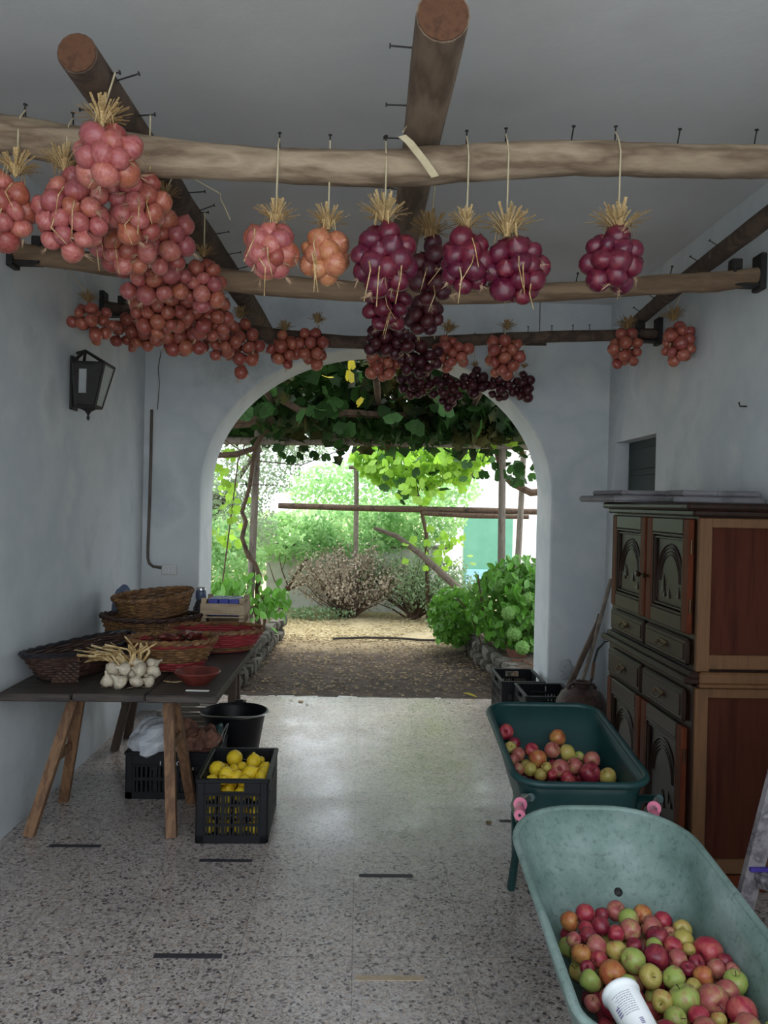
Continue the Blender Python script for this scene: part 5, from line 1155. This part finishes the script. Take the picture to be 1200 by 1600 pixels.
for i in range(170):   # underside of the canopy near the arch
    Y = rg.uniform(7.15, 8.3); u = rg.uniform(380, 800); v = rg.uniform(560, 648) if rg.random() < .75 else rg.uniform(640, 680); put_leaf(gv, VL, atY(u, v, Y), rg.uniform(.11, .18))
for u, v, s in ((548,572,.10),(545,590,.12),(512,590,.11),(562,630,.10)): put_leaf(gv, VY, atY(u, v, 7.15), s)
for u, v, s in ((455,720,.11),(468,714,.10),(490,713,.11),(510,716,.10),(537,705,.14),(530,695,.12),(550,688,.13),(384,757,.06),(434,702,.11),(440,712,.10)): put_leaf(gv, VL, atY(u, v, 8.2), s)
for i in range(46): put_leaf(gv, VL, atY(rg.gauss(805, 22), rg.uniform(640, 760), rg.uniform(8.2, 9.4)), rg.uniform(.09, .14))
for i in range(40): put_leaf(gv, VLit if rg.random() < .6 else VL, atY(rg.uniform(720, 830), rg.uniform(660, 700), rg.uniform(8.0, 8.8)), rg.uniform(.08, .12))
r5 = np.random.default_rng(9); m_ = 5200
px_ = r5.uniform(-3.2, 3.4, m_); py_ = r5.uniform(7.25, 9.3, m_); pz_ = 2.42+.40*np.clip((8.6-py_)/1.35, 0, 1)+r5.normal(0, .11, m_)+.04
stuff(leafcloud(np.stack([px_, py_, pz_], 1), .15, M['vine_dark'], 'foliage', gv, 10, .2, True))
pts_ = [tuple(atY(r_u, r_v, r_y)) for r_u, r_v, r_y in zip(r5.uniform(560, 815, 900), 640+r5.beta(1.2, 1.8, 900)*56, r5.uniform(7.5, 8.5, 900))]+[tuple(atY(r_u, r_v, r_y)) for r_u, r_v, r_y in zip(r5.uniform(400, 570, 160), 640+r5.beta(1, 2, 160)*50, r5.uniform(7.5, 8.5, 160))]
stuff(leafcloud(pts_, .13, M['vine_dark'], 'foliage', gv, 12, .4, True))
# sunlit vine farther back
fv = thing('grape_vine', 'sunlit yellow-green vine hanging on the rails behind the pergola', 'vine', (.6, 10.9, 0))
stick('trunk', [(.95, 11.0, 0), (.9, 11.0, 1.2), (.7, 10.95, 2.0), (.3, 10.9, 2.3)], [.03,.028,.022,.015], M['vine_and_shaded_wood'], fv, 7)
for i in range(190):
    u, v = rg.uniform(575, 770), rg.uniform(690, 800)
    if (v-690) > 110*(1-abs(u-660)/150)*rg.uniform(.6, 1.4): v = rg.uniform(688, 725)
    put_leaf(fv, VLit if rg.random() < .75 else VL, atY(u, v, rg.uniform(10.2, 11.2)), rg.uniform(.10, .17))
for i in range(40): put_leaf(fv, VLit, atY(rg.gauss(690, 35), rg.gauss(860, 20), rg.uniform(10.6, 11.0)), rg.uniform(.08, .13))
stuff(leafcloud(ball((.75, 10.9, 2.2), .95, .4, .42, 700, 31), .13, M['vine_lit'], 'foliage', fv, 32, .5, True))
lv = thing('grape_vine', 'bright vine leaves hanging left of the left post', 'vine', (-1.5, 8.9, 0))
stick('shoot', [atY(345,930,8.9), atY(362,800,8.9), atY(372,720,8.9), atY(385,690,8.8)], .008, M['vine_and_shaded_wood'], lv, 5)
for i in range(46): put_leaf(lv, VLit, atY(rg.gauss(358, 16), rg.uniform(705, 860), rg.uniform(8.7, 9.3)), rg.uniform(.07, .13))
# hydrangea right, leafy plant left
HL = oval_leaf(M['hydra_leaf']); 
hy = thing('hydrangea_bush', 'big green hydrangea bush right of the path beside the arch', 'shrub', (1.6, 7.9, .15))
for i in range(14): a = rg.uniform(-.5, .5); x0 = 1.55+rg.uniform(-.3,.4); y0 = 7.9+rg.uniform(-.4,.5); stick('stem', [(x0, y0, .12), (x0+a*.5, y0-.05, .5), (x0+a, y0-.1, .85+rg.uniform(-.2,.15))], .008, M['vine_and_shaded_wood'], hy, 5)
for i in range(280):
    d = Vector((rg.gauss(0,1), rg.gauss(0,1)-.6, rg.gauss(0,1)+.25)).normalized(); put_leaf(hy, HL, (1.62+d.x*.56, 7.85+d.y*.62, .62+d.z*.46), rg.uniform(.075, .12))
stuff(leafcloud(np.vstack([ball((1.64, 7.9, .60), .54, .62, .46, 2600, 41, .3), ball((1.05, 8.7, .38), .30, .5, .32, 1300, 42, .3)]), .085, M['hydra_leaf'], 'foliage', hy, 43, .3))
b = MB()
for k in range(60):
    a = math.acos(1-2*(k+.5)/60); c_ = k*2.4; d = Vector((math.sin(a)*math.cos(c_), math.sin(a)*math.sin(c_), math.cos(a))); s = d.orthogonal().normalized()*.2; e_ = d.cross(s); b.add([d+s, d+e_, d-s, d-e_, d*1.06], [(0,1,4),(1,2,4),(2,3,4),(3,0,4)])
b.lathe([(.1,-.95),(.7,-.65),(.95,0),(.7,.65),(.1,.95)], 10); HF = b.mesh('flower_head', M['hydra_flower'])
for u, v, Y, s in ((745,944,8.0,.06),(826,936,7.3,.065),(803,990,7.3,.07),(816,1012,7.2,.065),(782,915,7.6,.07),(822,965,7.4,.075),(795,958,7.3,.07)): link('flower_head', HF, hy, atY(u, v, Y)-hy.location, (rg.random(), rg.random(), 0), s)
sp = thing('leafy_plant', 'low bright green leafy clump at the right path edge', 'plant', (1.15, 9.2, 0))
for i in range(120):
    d = Vector((rg.gauss(0,1), rg.gauss(0,1)-.4, abs(rg.gauss(0,1)))).normalized()*rg.uniform(.6,1); put_leaf(sp, HL, (1.16+d.x*.36, 9.1+d.y*.4, .06+d.z*.42), rg.uniform(.09, .14))
b = MB()
for i in range(8): a = rg.uniform(0, 6.28); b.tube([(1.16+.04*math.cos(a), 9.1+.04*math.sin(a), -.03), (1.16+.2*math.cos(a), 9.1+.2*math.sin(a), .35)], .007, 5)
b.build('stems', M['vine_and_shaded_wood'], sp)
lp = thing('leafy_plant', 'bright green broad-leaved plant on the left kerb', 'plant', (-.98, 8.4, .2))
for i in range(150):
    u, v = (rg.gauss(415, 15), rg.gauss(945, 13)) if i < 110 else (rg.gauss(437, 8), rg.gauss(935, 8)); put_leaf(lp, HL, atY(u, v, rg.uniform(8.1, 8.7)), rg.uniform(.07, .12))
for i in range(6): stick('stem', [(-1.0, 8.4, .15), atY(405+rg.gauss(8,10), 950, 8.4), atY(415+rg.gauss(0,15), 930, 8.4)], .008, M['vine_and_shaded_wood'], lp, 5)
lq = thing('leafy_plant', 'green leafy plant behind the table showing beside the left jamb', 'plant', (-1.5, 8.2, .2))
for i in range(100): put_leaf(lq, HL, atY(rg.uniform(330, 392), rg.gauss(920, 9), rg.uniform(7.9, 8.6)), rg.uniform(.07, .12))
for i in range(5): stick('stem', [(-1.5+.08*i-.15, 8.2, .1), atY(345+i*10, 925, 8.2)], .008, M['vine_and_shaded_wood'], lq, 5)
# garden wall with coping, white house with green door
gw = thing('garden_wall', 'low grey stuccoed garden wall with dark coping behind the shrubs', 'wall', (.4, 12.2, 0))
b = MB(); x0, x1 = atY(416, 900, 12.0).x, atY(690, 900, 12.0).x; b.span((x0, 12.0, -.1), (x1, 12.25, .92)); b.build('masonry', M['stucco'], gw)
x = x0-.05
while x < x1: b = MB(); b.bev((x+.2, 12.12, .945), (.385, .36, .055), .012, (0, 0, rg.uniform(-.02,.02))); b.build('coping_stone', M['cap'], gw); x += .4
hs = thing('white_house', 'bright white house wall with a green door at right', 'house', (3.2, 15.2, 0))
hx0, hx1 = atY(688, 850, 15).x, 8.0; b = MB(); b.span((hx0, 15.0, -.1), (hx1, 18.5, 2.9)); b.build('wall', M['white_house'], hs)
b = MB(); b.bev(((hx0+hx1)/2, 16.6, 2.98), (hx1-hx0+.5, 4.2, .14), .03); b.build('roof_slab', M['terracotta'], hs)
d0, d1 = atY(724, 850, 15).x, atY(800, 850, 15).x; b = MB(); b.bev(((d0+d1)/2, 14.97, .55), (d1-d0, .06, 1.9), .01); dr = b.build('door', M['green_door'], hs)
b = MB(); b.bev(((d0+d1)/2, 14.93, .14), (d1-d0-.1, .04, .5), .01); b.build('lower_panel', M['blue_paint'], hs)
# far trees: olive at the left, light green tree, dry heath, rosemary
def tree(name, label, base, branches, clouds, size, mt, cat='tree', droop=.4, bark='trunk', seed=50):
    t = thing(name, label, cat, base)
    for i, (pts, rad) in enumerate(branches): stick('trunk' if i == 0 else 'branch', pts, rad, M[bark], t, 7)
    pts = np.vstack([ball(c_, *r_, m_, seed+i, .35) for i, (c_, r_, m_) in enumerate(clouds)]); stuff(leafcloud(pts, size, mt, 'foliage', t, seed+99, droop)); return t
tree('olive_tree', 'silvery olive tree behind the left post', (-2.2, 11.2, 0), [([(-2.4,11.2,-.05),(-2.2,11.2,.8),(-2.0,11.1,1.7)], [.11,.09,.06]), ([(-2.1,11.2,1.3),(-1.5,11.0,2.2),(-1.0,11,2.6)], [.05,.035,.02]), ([(-2.1,11.2,1.3),(-2.4,11.1,2.2)], [.05,.02])],
     [((-1.75,11.1,2.25), (.95,.7,.8), 5200), ((-1.9,11.1,1.25), (.75,.6,.5), 2200), ((-.85,11.0,2.5), (.5,.5,.4), 1300)], .055, M['olive_leaf'], seed=60)
tree('garden_tree', 'light green small-leaved tree spreading over the garden wall', (-.2, 12.7, 0), [([(-.1,12.7,-.05),(0,12.6,.6),(.2,12.4,1.0),(.9,12.0,1.15)], [.09,.08,.07,.04]), ([(0,12.6,.6),(-.6,12.3,1.1),(-1.1,12.1,1.3)], [.05,.03,.015]), ([(.2,12.4,1.0),(.3,12.2,1.5)], [.04,.015])],
     [((-1.1,11.7,1.05), (.8,.35,.38), 1700), ((.0,11.7,1.2), (.9,.4,.4), 2200), ((.8,11.7,1.35), (.75,.4,.42), 1900), ((1.3,12.5,1.85), (.6,.5,.35), 1000)], .075, M['tree_leaf'], seed=70)
tree('garden_shrub', 'pale green shrub behind the left post', (-2.0, 10.2, .1), [([(-2.0,10.2,0),(-1.95,10.2,.5)], [.03,.02])], [((-1.75,10.3,.75), (.55,.4,.6), 2200), ((-2.4,10.6,1.1), (.6,.4,.7), 1500)], .07, M['tree_leaf'], 'shrub', seed=77)
tree('far_hedge', 'pale hazy hedge closing the garden far behind the olive tree', (-4.5, 17.5, 0), [([(-4.5,17.5,-.05),(-4.5,17.5,.9)], [.08,.05])], [((-6.5,17.5,.7), (2.2,.6,1.1), 3500), ((-3.4,17.4,.7), (1.8,.6,1.0), 3000), ((-.6,17.6,.65), (2.0,.6,.9), 3000)], .12, M['tree_leaf'], 'hedge', seed=120)
tree('garden_tree', 'pale green tree at far left beyond the olive', (-4.2, 13.5, 0), [([(-4.2,13.5,-.05),(-4.1,13.5,1.2)], [.1,.06])], [((-3.3,13.3,1.3), (1.3,.7,1.2), 4500)], .08, M['tree_leaf'], seed=80)
tree('garden_tree', 'pale green tree beyond the white house corner', (2.0, 19.5, 0), [([(2.0,19.5,-.05),(2.0,19.5,1.6)], [.12,.07])], [((.2,19.5,1.9), (2.2,.9,.75), 3600), ((2.4,19.6,2.9), (1.4,.8,.9), 2200)], .12, M['tree_leaf'], seed=85)
# leaning dead trunk
b = MB(); b.tube([atY(585,825,10.9), atY(620,838,10.8), atY(660,868,10.6), atY(700,905,10.5), atY(760,960,10.3)], [.025,.035,.045,.05,.055], 8); tag(b.build('leaning_trunk', M['trunk'], smooth=True), 'bare leaning trunk slanting down toward the hydrangea', 'trunk')
bb = thing('bare_branch', 'bare dark branches against the grey garden wall', 'branch', atY(490,965,11.5))
for pts, rr_ in ((((436,964),(444,925),(462,900),(480,873)), (.04,.036,.03,.022)), (((450,915),(440,890),(436,868)), (.012,.008,.004)), (((455,908),(470,915),(482,905)), (.014,.01,.006)), (((442,930),(428,905),(420,880)), (.012,.008,.004)), (((445,925),(470,912),(484,897)), (.02,.016,.01)), (((441,890),(447,872),(446,860)), (.006,.005,.003))): stick('twig', [atY(u, v, 11.45) for u, v in pts], list(rr_), M['vine_and_shaded_wood'], bb, 6)
def heath(name, label, base, spread, hgt, ntw, mt, seed, leafm, lsize, nl):
    t = thing(name, label, 'shrub', base); r6 = random.Random(seed); b = MB(); tips = []
    for i in range(ntw):
        a = r6.uniform(0, 6.28); s = r6.uniform(.15, 1)**.7*spread; h_ = hgt*r6.uniform(.65, 1.05)*(1-.35*(s/spread)**2); A = Vector((r6.gauss(0,.05), r6.gauss(0,.05), -.02)); e_ = Vector((math.cos(a)*s, math.sin(a)*s*.6, h_)); mid = e_*.5+Vector((r6.gauss(0,.05), r6.gauss(0,.05), -.06))
        b.tube([A, mid*.6, mid*1.05, e_], [.014,.010,.006,.002], 4)
        for k in range(nl): f = r6.uniform(.35, 1.05); q_ = (mid*1.05).lerp(e_, max(0, (f-.4)/.6)) if f > .4 else mid*f*2; tips.append(Vector(base)+q_+Vector((r6.gauss(0,.05), r6.gauss(0,.05), r6.gauss(0,.05))))
    stuff(b.build('twigs', M['vine_and_shaded_wood'], t, off=False)); stuff(leafcloud(tips, lsize, leafm, 'foliage', t, seed, -.8)); return t
q = atZ(545, 962, -.01); heath('heath_shrub', 'dry brown heath shrub in front of the garden wall', (q.x, 11.2, 0), .85, 1.05, 85, None, 91, M['heath_brown'], .045, 60)
q = atZ(640, 962, -.01); heath('rosemary_shrub', 'grey-green rosemary shrub right of the dry heath shrub', (q.x+.05, 11.25, 0), .9, 1.0, 70, None, 92, M['heath_green'], .045, 65)
q = atZ(700, 962, -.01); heath('rosemary_shrub', 'lower grey-green rosemary shrub near the leaning trunk', (q.x, 11.0, 0), .5, .6, 40, None, 93, M['heath_green'], .045, 55)
tree('low_weed', 'low weedy green growth at the foot of the heath shrub', (-.5, 11.1, 0), [([(-.5,11.1,-.03),(-.5,11.1,.1)], [.008,.004])], [((-.6,11.0,.06), (.55,.15,.10), 500)], .05, M['heath_green'], 'plant', 0, seed=95)
